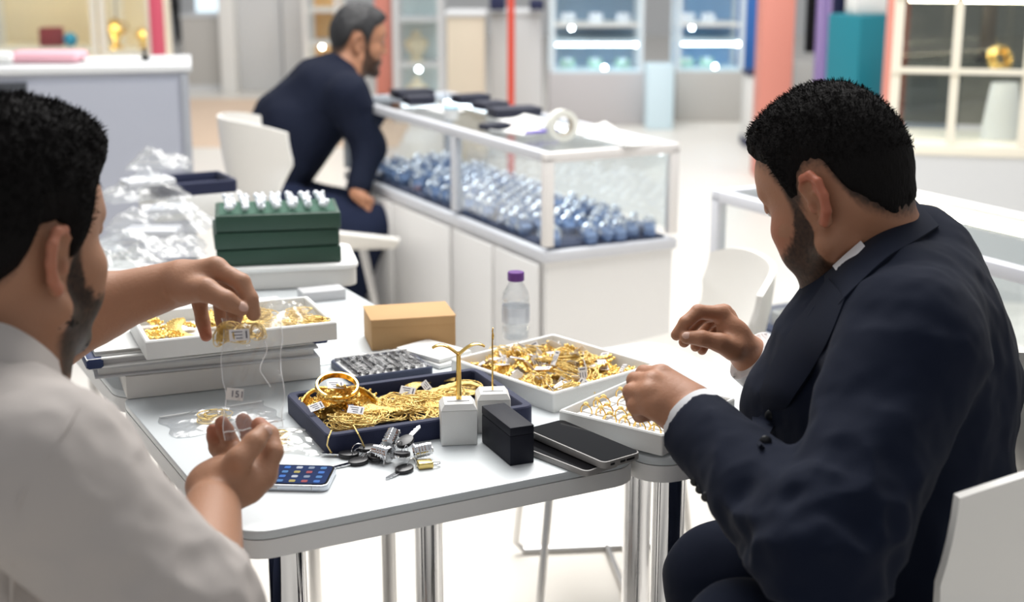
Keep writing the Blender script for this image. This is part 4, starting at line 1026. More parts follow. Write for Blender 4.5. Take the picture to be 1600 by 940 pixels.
for q, (lab, m_, w__, d__, h__, tr) in enumerate(stk):
    t = thing('ring_binder' if q < 2 else 'document_folder', lab, 'binder' if q < 2 else 'folder', (SC.x - .03 - .006 * q, SC.y + .02 + .004 * q, z), SAa + (-.03, .04, .02)[q])
    b = MB(); b.box((0, 0, h__ * .1), (w__, d__, h__ * .2 - .0002), bevel=.001); b.box((0, 0, h__ * .9), (w__, d__, h__ * .2 - .0002), bevel=.001); obj('cover', b, m_, t)
    b = MB(); b.box((0, .003, h__ * .5), (w__ - .012, d__ - .012, h__ * .58)); obj('pages', b, M_PAPER if q != 1 else M_GREYB, t)
    if q == 1:
        for sgn in (-1, 1):
            b = MB(); b.box((sgn * (w__ / 2 - .012), 0, h__ * .5), (.026, d__ + .002, h__ + .001), bevel=.004); obj('corner_sleeve', b, mat('navy_binding', (.015, .03, .10), .5), t)
    z += h__ + .0005
WT = ((232, 533), (528, 503), (480, 462), (196, 490))
wt, wc, ww, wd, wa = tray('jewellery_tray', 'white tray with gold filigree on top of the binder stack', WT, 0.028, .008, M_WTRAY, M_WTRAY, z0=z, rad=.003)
for k in range(26):
    u = rnd.uniform(-.46, .05) if k < 16 else rnd.uniform(.18, .42); v = rnd.uniform(-.34, .36)
    q = rnd.randrange(5)
    if k < 16:
        me = GM_FIL[q % 3] if q < 3 else GM_CRES[2]
        gold('gold_pendant' if q < 3 else 'gold_necklace', me, 'gold filigree pendant at the left of the tray on the binders' if q < 3 else 'flat gold necklace at the left of the tray on the binders', 'pendant' if q < 3 else 'necklace',
             intray(wc, wa, u * ww, v * wd, z + .012 + rnd.uniform(0, .016)), (rnd.uniform(-.4, .4), rnd.uniform(-.3, .3), rnd.uniform(0, 6)), 'gold in the tray on the binders')
    else:
        gold('gold_chain', GM_CH[q], 'gold chain bagged at the right of the tray on the binders', 'chain', intray(wc, wa, u * ww, v * wd, z + .010 + rnd.uniform(0, .012)), (rnd.uniform(-.2, .2), rnd.uniform(-.2, .2), rnd.uniform(0, 6)), 'gold in the tray on the binders')
pillow_bag('plastic_bag', 'clear bag of gold chains at the right of the tray on the binders', 'bag', intray(wc, wa, ww * .30, 0, z + .0088), wa, ww * .34, wd * .8, .034, M_BAG, 5, .003)
b = MB(); b.box((0, 0, .010), (.085, .045, .020), bevel=.001); p = T(492, 487, TZ)
simple('grey_carton', b, M_GREYB, (p.x, p.y + .1, TZ + .0003), wa, 'small grey carton behind the tray on the binders', 'box')
# ---- zip bags lying on the near table
for k, (x, y, rz, w_, d_, lab) in enumerate(((345, 655, .5, .16, .10, 'clear zip bag with a gold chain lying at the left of the table'), (440, 690, -.1, .13, .10, 'clear zip bag with a fine gold chain by the navy tray corner'))):
    p = T(x, y); pillow_bag('zip_bag', lab, 'bag', (p.x, p.y, TZ + .0006), rz, w_, d_, .010, M_BAGH if k == 0 else M_BAG, 11 + k, .0025)
    gold('gold_chain', GM_CH[k + 1], ('pale gold chain inside the zip bag at the left of the table', 'fine gold chain inside the zip bag by the navy tray')[k], 'chain', (p.x - .01, p.y - .005, TZ + .0012), (0, 0, 1), 'chains in zip bags')
# ---- green boxes on the far table
M_GREEN = mat('dark_green_leatherette', (0.018, 0.055, 0.036), 0.5, bump=.05, bscale=400)
z = TZ + .0003
p = T(452, 452); WA = math.radians(12)
t = thing('storage_tray', 'white tray under the stack of green boxes', 'tray', (p.x - .015, p.y + .10, z), WA)
b = MB(); b.prism(rrect(.26, .20, .02, 5), 0, .036, bevel=.004); obj('body', b, M_GREYW, t)
b = MB(); b.prism(rrect(.268, .208, .024, 5), .0362, .046, bevel=.003); obj('rim', b, M_PAPER, t)
z += .0465
GB = Vector((p.x - .035, p.y + .09, 0)); gw_, gd_, gh_ = .245, .155, .0335
for q in range(3):
    t = thing('green_box', ('lowest dark green box in the stack', 'middle dark green box in the stack', 'top dark green box filled with silver earrings')[q], 'box', (GB.x + (.0, -.004, .002)[q], GB.y, z), WA + (.0, .02, -.015)[q], 'stacked green boxes')
    b = MB(); b.box((0, 0, gh_ * .5), (gw_, gd_, gh_ - .0008), bevel=.003); obj('box_body', b, M_GREEN, t)
    b = MB(); b.box((0, 0, gh_ + .0001), (gw_ * .93, gd_ * .9, .0012)); obj('pad', b, mat('green_velvet', (0.03, 0.09, 0.06), 0.8), t)
    z += gh_ + .0012
silm = MB(); silm.tube([(0, 0, 0), (.002, 0, .012), (0, 0, .018)], .0016, 6)
EAR1 = None
for i in range(7):
    for j in range(4):
        x = (-.5 + (i + .5) / 7) * gw_ * .88; y = (-.5 + (j + .5) / 4) * gd_ * .82
        loc = Vector((GB.x, GB.y, z - .0002)) + Matrix.Rotation(WA, 3, 'Z') @ Vector((x, y, 0))
        if EAR1 is None:
            t = thing('silver_earring', 'silver earring standing on the top green box', 'earring', loc, .3, group='silver earrings on the green box')
            b = MB(); b.tube([(0, 0, 0), (.0, 0, .016)], .0012, 6); obj('post', b, M_SILV, t)
            b = MB(); b.ball((0, 0, .010), (.011, .008, .008), 10, 6); b.ball((.008, 0, .016), (.006, .005, .006), 8, 6); b.ball((-.006, .003, .018), .004, 8, 6); obj('pearl_cluster', b, M_CRYS, t)
            EAR1 = t
        else: dup(EAR1, loc, rnd.uniform(0, 6))
# ---- navy tray and plastic bags on the back table
p = T(300, 330, TZ)
t, c_, w_, d_, a_ = tray('jewellery_tray', 'empty navy tray at the back behind the plastic bags', ((285, 296), (362, 288), (318, 262), (220, 268)), .03, .010, M_NAVY, M_NAVY, z0=TZ + .06, size=(.20, .16))
b = MB(); b.box((0, 0, .029), (.22, .17, .058), bevel=.002)
simple('white_carton', b, M_PAPER, (c_.x, c_.y, TZ + .0005), a_, 'white carton under the navy tray at the back', 'box')
for k, (x, y, dz, w_, d_, h_, rz, mm, lab) in enumerate((
        (225, 395, 0, .26, .18, .035, .2, M_BAGH, 'large crinkled plastic bag pile at the lower left of the back table'),
        (255, 375, .030, .24, .16, .045, -.1, M_BAGH, 'bulging clear plastic bag on top of the bag pile'),
        (225, 350, .065, .20, .15, .045, .5, M_BAGH, 'shiny plastic bag near the bearded man\'s face'),
        (250, 318, .095, .16, .12, .035, .1, M_BAGH, 'white tissue bag in front of the rear navy tray'),
        (190, 415, 0.0, .16, .10, .025, -.4, M_BAG, 'grey plastic bag in front of the bag pile'))):
    p = T(x, y); pillow_bag('plastic_bag', lab, 'bag', (p.x, p.y + .02, TZ + .001 + dz), rz, w_, d_, h_, mm, 20 + k, .012)
for k, (x, y, dz) in enumerate(((235, 385, .02), (260, 370, .05), (230, 350, .09))):
    p = T(x, y); b = MB(); b.box((0, 0, .008), (.12, .07, .016), bevel=.004)
    simple('tissue_packet', b, mat('packet_paper', (0.62, 0.63, 0.66), 0.4), (p.x, p.y + .03, TZ + .002 + dz), .3 * k, 'grey white packet inside the plastic bag pile, ' + ('lowest', 'middle', 'topmost')[k], 'packet')
# ================================================================== smooth bodies: distance fields meshed with surface nets
_rs = np.random.RandomState(3)
_NT = _rs.uniform(-1, 1, (32, 32, 32)).astype(np.float32)
def vnoise(p, s):
    q = p * s; i = np.floor(q).astype(np.int64); f = (q - i).astype(np.float32); f = f * f * (3 - 2 * f)
    i &= 31; j = (i + 1) & 31
    g = lambda a, b, c: _NT[a, b, c]
    x0, y0, z0 = i[:, 0], i[:, 1], i[:, 2]; x1, y1, z1 = j[:, 0], j[:, 1], j[:, 2]
    fx, fy, fz = f[:, 0], f[:, 1], f[:, 2]
    l = lambda a, b, t: a + (b - a) * t
    return l(l(l(g(x0, y0, z0), g(x1, y0, z0), fx), l(g(x0, y1, z0), g(x1, y1, z0), fx), fy),
             l(l(g(x0, y0, z1), g(x1, y0, z1), fx), l(g(x0, y1, z1), g(x1, y1, z1), fx), fy), fz)
def V(p): return np.array(p, dtype=np.float32)
class Field:
    def __init__(s): s.p = []; s.post = []
    def cone(s, a, b, ra, rb, k=.01, op='u'):
        a = V(a); b = V(b); c = (a + b) / 2; R = np.linalg.norm(b - a) / 2 + max(ra, rb)
        s.p.append(('c', c, R, a, b, ra, rb, k, op)); return s
    def chain(s, pts, rs, k=.004, kf=.008):
        for i in range(len(pts) - 1): s.cone(pts[i], pts[i + 1], rs[i], rs[i + 1], kf if i == 0 else k)
        return s
    def ell(s, c, r, A=None, k=.01, op='u'):
        A = np.eye(3, dtype=np.float32) if A is None else np.array(A, dtype=np.float32)
        s.p.append(('e', V(c), max(r), A, V(r), 0, 0, k, op)); return s
    def bounds(s):
        lo = np.min([q[1] - q[2] for q in s.p if q[8] == 'u'], axis=0); hi = np.max([q[1] + q[2] for q in s.p if q[8] == 'u'], axis=0)
        return lo - .02, hi + .02
    def __call__(s, P):
        d = np.full(len(P), 9.0, np.float32)
        for t, c, R, a, b, ra, rb, k, op in s.p:
            v = P - c; far = np.sqrt(np.einsum('ij,ij->i', v, v)) - R
            m = far < .05 + k
            if not m.any():
                if op == 'u': d = np.minimum(d, np.maximum(far, .03))
                continue
            q = P[m]
            if t == 'c':
                ba = b - a; L = float(ba @ ba) + 1e-12
                h = np.clip(((q - a) @ ba) / L, 0, 1)
                w = q - a - h[:, None] * ba
                di = np.sqrt(np.einsum('ij,ij->i', w, w)) - (ra + (rb - ra) * h)
            else:
                l = (q - c) @ a.T
                k0 = np.sqrt((((l / b)) ** 2).sum(1)); k1 = np.sqrt(((l / (b * b)) ** 2).sum(1)) + 1e-9
                di = np.where(k0 < .2, k0 * 0 - float(b.min()) * .8, k0 * (k0 - 1) / k1)
            full = np.maximum(far, .03).astype(np.float32) if op == 'u' else np.full(len(P), 9.0, np.float32)
            full[m] = di
            if op == 'u':
                h = np.clip(.5 + .5 * (full - d) / k, 0, 1); d = full + (d - full) * h - k * h * (1 - h)
                d = np.minimum(d, 9).astype(np.float32)
            else:
                h = np.clip(.5 - .5 * (d + full) / k, 0, 1); d = (d + (-full - d) * h + k * h * (1 - h)).astype(np.float32)
        for fn in s.post: d = fn(P, d).astype(np.float32)
        return d
def surface_net(fn, lo, hi, h, B=8, slack=1.6):
    lo = np.array(lo, np.float32); n = np.maximum(1, np.ceil((np.array(hi) - lo) / (h * B)).astype(int))
    I = np.stack(np.meshgrid(*[np.arange(k) for k in n], indexing='ij'), -1).reshape(-1, 3)
    cen = lo + (I + .5) * (h * B)
    d = np.concatenate([fn(cen[i:i + 200000].astype(np.float32)) for i in range(0, len(cen), 200000)])
    act = I[np.abs(d) < h * B * .866 * slack + .006]
    g = np.stack(np.meshgrid(*[np.arange(B + 1)] * 3, indexing='ij'), -1).reshape(-1, 3)
    N = n * B + 2; key = lambda c: (c[..., 0].astype(np.int64) * N[1] + c[..., 1]) * N[2] + c[..., 2]
    keys = []; pos = []; quads = []
    C8 = [(0, 0, 0), (1, 0, 0), (0, 1, 0), (1, 1, 0), (0, 0, 1), (1, 0, 1), (0, 1, 1), (1, 1, 1)]
    E12 = [(0, 1), (2, 3), (4, 5), (6, 7), (0, 2), (1, 3), (4, 6), (5, 7), (0, 4), (1, 5), (2, 6), (3, 7)]
    S = max(1, 400000 // (B + 1) ** 3)
    for s0 in range(0, len(act), S):
        bl = act[s0:s0 + S]; G = bl[:, None, :] * B + g[None]
        D = fn((lo + G.reshape(-1, 3) * h).astype(np.float32)).reshape(len(bl), B + 1, B + 1, B + 1)
        cor = [D[:, a:B + a, b:B + b, c:B + c] for a, b, c in C8]
        ins = [c < 0 for c in cor]; cnt = sum(i.astype(np.int8) for i in ins)
        mk = (cnt > 0) & (cnt < 8); idx = np.argwhere(mk)
        if len(idx) == 0: continue
        cv = np.stack([c[mk] for c in cor], 1); acc = np.zeros((len(idx), 3)); num = np.zeros(len(idx))
        for a, b in E12:
            x = (cv[:, a] < 0) != (cv[:, b] < 0); t = np.where(x, cv[:, a] / (cv[:, a] - cv[:, b] + 1e-20), 0)
            pa = np.array(C8[a]); pb = np.array(C8[b])
            acc += np.where(x[:, None], pa + (pb - pa) * t[:, None], 0); num += x
        cell = bl[idx[:, 0]] * B + idx[:, 1:]
        keys.append(key(cell)); pos.append(lo + (cell + acc / num[:, None]) * h)
        for ax in range(3):
            o = [0, 0, 0]; o[ax] = 1
            A = D[:, :B, :B, :B]; Bq = D[:, o[0]:B + o[0], o[1]:B + o[1], o[2]:B + o[2]]
            x = (A < 0) != (Bq < 0); e = np.argwhere(x)
            if len(e) == 0: continue
            c = bl[e[:, 0]] * B + e[:, 1:]; u = np.zeros(3, int); u[(ax + 1) % 3] = 1; w_ = np.zeros(3, int); w_[(ax + 2) % 3] = 1
            q = np.stack([key(c - u - w_), key(c - w_), key(c), key(c - u)], 1)
            flip = (A < 0)[x]; q[~flip] = q[~flip][:, ::-1]
            quads.append(q)
    keys = np.concatenate(keys); pos = np.concatenate(pos); quads = np.concatenate(quads)
    o = np.argsort(keys); keys = keys[o]; pos = pos[o]
    ix = np.searchsorted(keys, quads); ix = np.clip(ix, 0, len(keys) - 1)
    ok = (keys[ix] == quads).all(1)
    return pos.astype(np.float32), ix[ok]
def np_mesh(name, parts, mats, attr=None, smooth=True):
    vs = []; fs = []; o = 0
    for v, f in parts: vs.append(v); fs.append(f + o); o += len(v)
    v = np.concatenate(vs); f = np.concatenate(fs)
    me = bpy.data.meshes.new(name)
    me.vertices.add(len(v)); me.vertices.foreach_set('co', v.astype(np.float32).ravel())
    me.loops.add(f.size); me.loops.foreach_set('vertex_index', f.astype(np.int32).ravel())
    me.polygons.add(len(f)); me.polygons.foreach_set('loop_start', (np.arange(len(f)) * 4).astype(np.int32))
    me.polygons.foreach_set('use_smooth', np.ones(len(f), bool))
    for m in mats if isinstance(mats, (list, tuple)) else [mats]: me.materials.append(m)
    me.update(calc_edges=True)
    if attr is not None:
        for an, fn in attr.items():
            a = me.attributes.new(an, 'FLOAT', 'POINT'); a.data.foreach_set('value', fn(v.astype(np.float32)).astype(np.float32))
    me.validate(); return me
def ray_hit(fn, px, py, d0=.8, d1=3.5, off=0.0):
    r = ray(px, py); o = np.array(CAM); rr = np.array(r)
    t = np.linspace(d0, d1, 700); P = (o + t[:, None] * rr).astype(np.float32); d = fn(P)
    i = np.argmax(d < off)
    return Vector(P[i]) if d[i] < off else None

class Frame:
    def __init__(s, O, f, t):
        s.f = Vector(f).normalized(); s.t = (Vector(t) - s.f * s.f.dot(Vector(t))).normalized(); s.s = s.t.cross(s.f)
        s.O = Vector(O); s.A = np.array([s.f, s.s, s.t], dtype=np.float32)
    def w(s, x, y, z): return s.O + s.f * x + s.s * y + s.t * z
    def l(s, P): return (P - np.array(s.O, np.float32)) @ s.A.T
def head_frame(ear_px, d, yawdeg, pitchdeg, side, facing, roll=0.0, ear=(-.030, .080, .004)):
    """facing -1 = looks left in the picture, +1 = right; yaw turns away from the camera"""
    y = math.radians(yawdeg); p = math.radians(pitchdeg)
    fh = Vector((facing * math.cos(y), math.sin(y), 0)); f = fh * math.cos(p) - Vector((0, 0, 1)) * math.sin(p)
    t = Vector((0, 0, 1)) * math.cos(p) + fh * math.sin(p)
    F = Frame((0, 0, 0), f, t)
    if roll: 
        R = Matrix.Rotation(roll, 3, F.f); F = Frame((0, 0, 0), f, R @ F.t)
    F.O = PD(*ear_px, d) - (F.f * ear[0] + F.s * ear[1] * side + F.t * ear[2])
    return F
def head_field(fld, F, neck, full=1.0, beard=0.0):
    W = F.w; A = F.A
    e = lambda c, r, k=.012, op='u': fld.ell(W(*c), r, A, k, op)
    e((-.003, 0, .045), (.094, .076, .086)); e((-.028, 0, .028), (.068, .072, .072), .02)
    e((.036, 0, .052), (.062, .064, .058), .02)
    e((.038, 0, -.020), (.052, .060 * full, .075), .02)
    e((.040, 0, -.062), (.046, .050 * full, .044), .02)
    for s in (-1, 1):
        fld.cone(W(-.002, s * .056 * full, -.050), W(.070, s * .016, -.096), .018, .017, .018)
        e((.050, s * .045 * full, -.016), (.030, .022, .026), .016)
        e((.052, s * .036 * full, -.045), (.030, .022, .026), .016)
        fld.cone(W(.086, s * .012, .042), W(.070, s * .045, .040), .011, .010, .012)
        e((.100, s * .033, .020), (.018, .021, .012), .014, 's')
        e((.074, s * .032, .021), (.013, .013, .0125), .004)
        fld.cone(W(.087, s * .020, .026), W(.078, s * .046, .024), .0035, .003, .006)
    e((.076, 0, -.096), (.020, .020, .017), .014)
    fld.cone(W(.090, 0, .030), W(.105, 0, -.014), .0075, .0090, .010)
    for s in (-1, 1): e((.097, s * .013, -.020), (.012, .008, .008), .006)
    e((.090, 0, -.052), (.011, .024, .0065), .006); e((.088, 0, -.064), (.011, .021, .0075), .006)
    # ears
    for s in (-1, 1):
        y0 = .074
        pts = [(a_ - .012, b_, c_) for a_, b_, c_ in ((.004, y0, .008), (.006, y0 + .004, .024), (-.004, y0 + .010, .034), (-.018, y0 + .014, .034), (-.028, y0 + .017, .022), (-.029, y0 + .016, .004), (-.022, y0 + .011, -.014), (-.010, y0 + .005, -.026), (-.002, y0 + .001, -.024))]
        rr = [.0035, .0045, .005, .0052, .0052, .005, .005, .0062, .005]
        for i in range(len(pts) - 1):
            a = pts[i]; b = pts[i + 1]; fld.cone(W(a[0], s * a[1], a[2]), W(b[0], s * b[1], b[2]), rr[i], rr[i + 1], .0035)
        fld.ell(W(-.025, s * (y0 + .006), .006), (.017, .0045, .027), Frame((0, 0, 0), F.f - F.s * s * .55, F.t).A, .006)
        e((-.018, s * (y0 + .013), .001), (.010, .013, .015), .0035, 's'); e((-.014, s * (y0 + .010), .022), (.010, .006, .008), .003, 's')
        fld.cone(W(-.009, s * (y0 + .003), .0), W(-.011, s * (y0 + .004), -.008), .0045, .004, .004)
    nk = Vector(neck)
    fld.cone(W(-.030, 0, -.015), nk, .056, .062, .03); fld.cone(W(.010, 0, -.055), nk + F.f * .035, .040, .052, .03)
def interp_cut(xs, zs):
    xs = np.array(xs, np.float32); zs = np.array(zs, np.float32)
    return lambda x: np.interp(x, xs, zs)
def hair_fn(F, cut, lift=.010, quiff=0.0, nscale=90, namp=.004, side_thin=.006, extra=()):
    base = Field(); W = F.w
    base.ell(W(-.004, 0, .052), (.095 + side_thin, .076 + side_thin, .084 + lift), F.A, .012)
    base.ell(W(-.030, 0, .030), (.069 + side_thin, .072 + side_thin, .073 + side_thin), F.A, .02)
    base.ell(W(.034, 0, .062), (.062 + side_thin + quiff, .062 + side_thin * .8, .056 + lift), F.A, .02)
    base.ell(W(-.052, 0, -.030), (.032 + side_thin, .052 + side_thin * .5, .05), F.A, .02)
    for c, r in extra: base.ell(W(*c), r, F.A, .02)
    def fn(P):
        d = base(P); L = F.l(P)
        nz = vnoise(L * np.array([1, 1, .55]), nscale) * .6 + vnoise(L, nscale * 2.1) * .4
        c = (cut(L[:, 0]) - L[:, 2]) * .8 + .003 * nz
        top = np.clip((L[:, 2] - .06) / .05, 0, 1)
        d = d - namp * (.35 + .65 * top) * nz + .0085 * (1 - sstep(L[:, 2] - cut(L[:, 0]) + .004 * nz, 0, .034))
        k = .006; h = np.clip(.5 - .5 * (d - c) / k, 0, 1)
        return d + (c - d) * h + k * h * (1 - h)
    return fn, base
# skin, with short beard or brow hair where the attribute says so
def skin_mat(name, col, dark, hairc=(0.012, 0.009, 0.007)):
    m = mat(name, col, 0.52, bump=0.12, bscale=240, spec=0.35, sss=0.10)
    nt = m.node_tree; b = nt.nodes['Principled BSDF']
    at = nt.nodes.new('ShaderNodeAttribute'); at.attribute_name = 'hair'
    nz = nt.nodes.new('ShaderNodeTexNoise'); nz.inputs['Scale'].default_value = 9; nz.inputs['Detail'].default_value = 5
    tc = nt.nodes.new('ShaderNodeTexCoord'); nt.links.new(tc.outputs['Object'], nz.inputs['Vector'])
    m1 = nt.nodes.new('ShaderNodeMix'); m1.data_type = 'RGBA'; m1.inputs['A'].default_value = (*dark, 1); m1.inputs['B'].default_value = (*col, 1)
    nt.links.new(nz.outputs['Fac'], m1.inputs['Factor'])
    red = nt.nodes.new('ShaderNodeAttribute'); red.attribute_name = 'red'
    m3 = nt.nodes.new('ShaderNodeMix'); m3.data_type = 'RGBA'; m3.inputs['B'].default_value = (col[0] * 1.05, col[1] * .62, col[2] * .60, 1)
    nt.links.new(red.outputs['Fac'], m3.inputs['Factor']); nt.links.new(m1.outputs['Result'], m3.inputs['A'])
    m2 = nt.nodes.new('ShaderNodeMix'); m2.data_type = 'RGBA'; m2.inputs['B'].default_value = (*hairc, 1)
    nt.links.new(at.outputs['Fac'], m2.inputs['Factor']); nt.links.new(m3.outputs['Result'], m2.inputs['A'])
    nt.links.new(m2.outputs['Result'], b.inputs['Base Color'])
    return m
def sstep(x, a, b): t = np.clip((x - a) / (b - a), 0, 1); return t * t * (3 - 2 * t)
def beard_mask(F, cut, dens=.93, cheek=0.0):
    """1 where beard, brow or clipped hair colours the skin"""
    def fn(P):
        L = F.l(P); x, y, z = L[:, 0], np.abs(L[:, 1]), L[:, 2]
        nz = vnoise(L, 260) * .5 + vnoise(L, 520) * .5
        line = np.interp(x, [-.02, .004, .018, .034, .05, .075, .1, .12], [-.095, -.070, .03, -.026 + cheek, -.040 + cheek, -.043, -.036, -.036])
        bd = sstep(line - z + nz * .006, -.004, .010) * sstep(z, -.140, -.118) * sstep(x, -.012, .012)
        side = sstep(x, .010, .016) * sstep(-x, -.032, -.022) * sstep(z, -.06, -.02) * sstep(y, .045, .055)
        lips = np.exp(-((z + .058) / .010) ** 2) * sstep(.024 - y, 0, .006) * sstep(x, .085, .092)
        bd = bd * (1 - lips)
        brow = np.exp(-((z - .044 + .10 * (y - .03) ** 2 * 10) / .0055) ** 4) * sstep(y, .010, .016) * sstep(.052 - y, 0, .008) * sstep(x, .05, .06)
        lash = np.exp(-((z - .019) / .003) ** 2) * sstep(x, .074, .078) * sstep(y, .02, .024) * sstep(.05 - y, 0, .006)
        scalp = sstep(z - cut(x) + nz * .006, -.014, .020)
        r = np.maximum.reduce([bd * dens, side * .9, brow * .9, lash * .8, scalp * .92])
        r = np.where((np.abs(x) > .16) | (y > .079 + 0 * x) | (z < -.15), 0, r)
        return np.clip(r + nz * .10 * (r > .2), 0, 1)
    return fn
def hair_strands(F, net, cut, n, seed, L0=.007, L1=.013, lean=(.25, 0, .2)):
    v, f = net; a = v[f[:, 0]]; b = v[f[:, 1]]; c = v[f[:, 2]]; nn = np.cross(b - a, c - a); nn /= np.linalg.norm(nn, axis=1)[:, None] + 1e-12
    cen = (a + c) / 2; l = F.l(cen); ok = np.where(l[:, 2] > np.maximum(cut(l[:, 0]) + .030, .03))[0]
    r = np.random.RandomState(seed); ix = r.choice(ok, n); p = cen[ix]; q = nn[ix]
    if (q * (p - np.array(F.O))).sum(1).mean() < 0: q = -q
    lw = np.array(F.f) * lean[0] + np.array(F.t) * lean[2]
    d = q * .55 + lw + r.normal(0, .30, p.shape); d /= np.linalg.norm(d, axis=1)[:, None]
    ln = r.uniform(L0, L1, n)[:, None]; s = np.cross(d, r.normal(0, 1, p.shape)); s /= np.linalg.norm(s, axis=1)[:, None] + 1e-9
    w = .0006; p0 = p - q * .002; mid = p0 + d * ln * .55 + q * .0008; tip = p0 + d * ln - q * .0012
    V4 = np.stack([p0 - s * w, p0 + s * w, mid + s * w * .7, mid - s * w * .7, tip, tip], 1).reshape(-1, 3)
    base = np.arange(n)[:, None] * 6
    F4 = np.concatenate([base + np.array([[0, 1, 2, 3]]), base + np.array([[3, 2, 4, 5]])])
    return V4.astype(np.float32), F4
def finger(fld, pts, rs, k=.0035, kf=.007):
    fld.chain([Vector(p) for p in pts], rs, k, kf)
# ================================================================== people
M_HAIR = mat('black_hair', (0.008, 0.007, 0.0068), 0.8, bump=0.8, bscale=420, spec=0.10, stretch=(1, 1, .25))
M_SUIT = mat('navy_suit_wool', (0.0065, 0.0095, 0.021), 0.85, bump=0.10, bscale=900, sheen=0.03, spec=0.1)
M_SUIT2 = mat('dark_blue_suit', (0.006, 0.009, 0.022), 0.85, spec=0.2)
M_SHIRTW = mat('white_shirt_cotton', (0.80, 0.80, 0.82), 0.75, bump=0.05, bscale=700)
M_SHIRTG = mat('pale_greige_shirt', (0.45, 0.41, 0.385), 0.8, bump=0.10, bscale=900, spec=0.25)
SK_R = skin_mat('warm_brown_skin', (0.43, 0.215, 0.13), (0.34, 0.155, 0.085))
SK_L = skin_mat('tan_brown_skin', (0.42, 0.225, 0.14), (0.34, 0.165, 0.095))
M_NAIL = mat('fingernail', (0.60, 0.38, 0.30), 0.3, spec=.5)
def put(name, me, base, parent=None):
    """link a world-space mesh as a person's body (top level) or as clothing under it"""
    o = bpy.data.objects.new(name, me); col.objects.link(o)
    if parent is None:
        me.transform(Matrix.Translation(-base)); o.location = base
    else:
        o.parent = parent; o.matrix_parent_inverse = Matrix.Translation(-base)
    return o
def cutter(pt, n, rad=.14):
    pt = V(pt); n = V(Vector(n).normalized())
    def f(P, d):
        v = P - pt; r = np.sqrt((v * v).sum(1)); pl = v @ n
        return np.where(r < rad, np.maximum(d, pl), d)
    return f
def strip(rows, thick=.004, nsub=6):
    """loft a strip through rows of points, give it thickness"""
    R = []
    for r in rows:
        pts = [Vector(p) for p in r]; out = []
        n = len(pts)
        for i in range(n - 1):
            p0 = pts[max(i - 1, 0)]; p1 = pts[i]; p2 = pts[i + 1]; p3 = pts[min(i + 2, n - 1)]
            for q in range(nsub):
                t = q / nsub
                out.append(0.5 * ((2 * p1) + (p2 - p0) * t + (2 * p0 - 5 * p1 + 4 * p2 - p3) * t * t + (3 * p1 - p0 - 3 * p2 + p3) * t ** 3))
        out.append(pts[-1]); R.append(out)
    nu = len(R); nv = len(R[0]); nor = []
    for i in range(nu):
        row = []
        for j in range(nv):
            du = R[min(i + 1, nu - 1)][j] - R[max(i - 1, 0)][j]; dv = R[i][min(j + 1, nv - 1)] - R[i][max(j - 1, 0)]
            nn = du.cross(dv); nn = nn.normalized() if nn.length > 1e-9 else Vector((0, -1, 0))
            if nn.dot(CAM - R[i][j]) < 0: nn = -nn
            row.append(nn)
        nor.append(row)
    b = bmesh.new()
    A = [[b.verts.new(R[i][j] + nor[i][j] * thick * .5) for j in range(nv)] for i in range(nu)]
    Bv = [[b.verts.new(R[i][j] - nor[i][j] * thick * .5) for j in range(nv)] for i in range(nu)]
    for i in range(nu - 1):
        for j in range(nv - 1):
            b.faces.new((A[i][j], A[i + 1][j], A[i + 1][j + 1], A[i][j + 1])); b.faces.new((Bv[i][j], Bv[i][j + 1], Bv[i + 1][j + 1], Bv[i + 1][j]))
    bmesh.ops.bridge_loops(b, edges=[e for e in b.edges if e.is_boundary])
    bmesh.ops.recalc_face_normals(b, faces=b.faces)
    m = MB(); m.bm(b); return m
def surf(fn, px, py, lift, fallback):
    p = ray_hit(fn, px, py)
    if p is None: p = PD(px, py, fallback)
    return p + (CAM - p).normalized() * lift
def dots(fn_pts, r, m, parent, base, name):
    for p in fn_pts:
        b = MB(); b.ball((0, 0, 0), (r, r * .45, r), 12, 8)
        o = obj(name, b, m); o.parent = parent; o.matrix_parent_inverse = Matrix.Translation(-base); o.location = p
def folds(P, s, amp):
    a = vnoise(P, s); return amp * (1 - np.abs(a) * 2.2) + amp * .5 * vnoise(P, s * 2.3)

def nail(p, tip, away, parent, base, r=.006):
    """small plate on the side of the last joint that faces the camera"""
    p = Vector(p); ax = (Vector(tip) - p).normalized(); n = (CAM - p); n = (n - ax * n.dot(ax)).normalized()
    n = (n + Vector(away)).normalized(); n = (n - ax * n.dot(ax)).normalized()
    F = Frame(Vector(tip) + n * (r * 1.02) - ax * r * .1, ax, n)
    b = MB(); M = Matrix((F.f, F.s, F.t)).transposed().to_4x4(); M.translation = F.O
    b.ball((0, 0, 0), (r * 1.05, r * .85, r * .42), 14, 8, M=M)
    o = obj('fingernail', b, M_NAIL); o.parent = parent; o.matrix_parent_inverse = Matrix.Translation(-base)

# ------------------------------------------------------------------ man in the navy jacket (right)
BR = PD(1400, 1010, 1.86).xy.to_3d()
FR = head_frame((1284, 308), 1.735, 46, 27, 1, -1)
neckR = PD(1392, 425, 1.84)
cutR = interp_cut([-.2, -.11, -.080, -.060, -.050, -.042, -.020, -.004, .008, .020, .030, .040, .058, .085, .12],
                  [-.055, -.060, -.050, -.020, .020, .040, .044, .030, .000, .004, .040, .062, .078, .096, .10])
hf = Field(); head_field(hf, FR, neckR, 1.06)
hf.ell(FR.w(.035, 0, -.085), (.045, .046, .022), FR.A, .02)                 # soft under-chin
hf.ell(FR.w(.055, 0, -.100), (.028, .028, .018), FR.A, .014)
hf.cone(neckR, PD(1400, 520, 1.84), .066, .09, .03)
parts = [surface_net(hf, *hf.bounds(), .0026)]
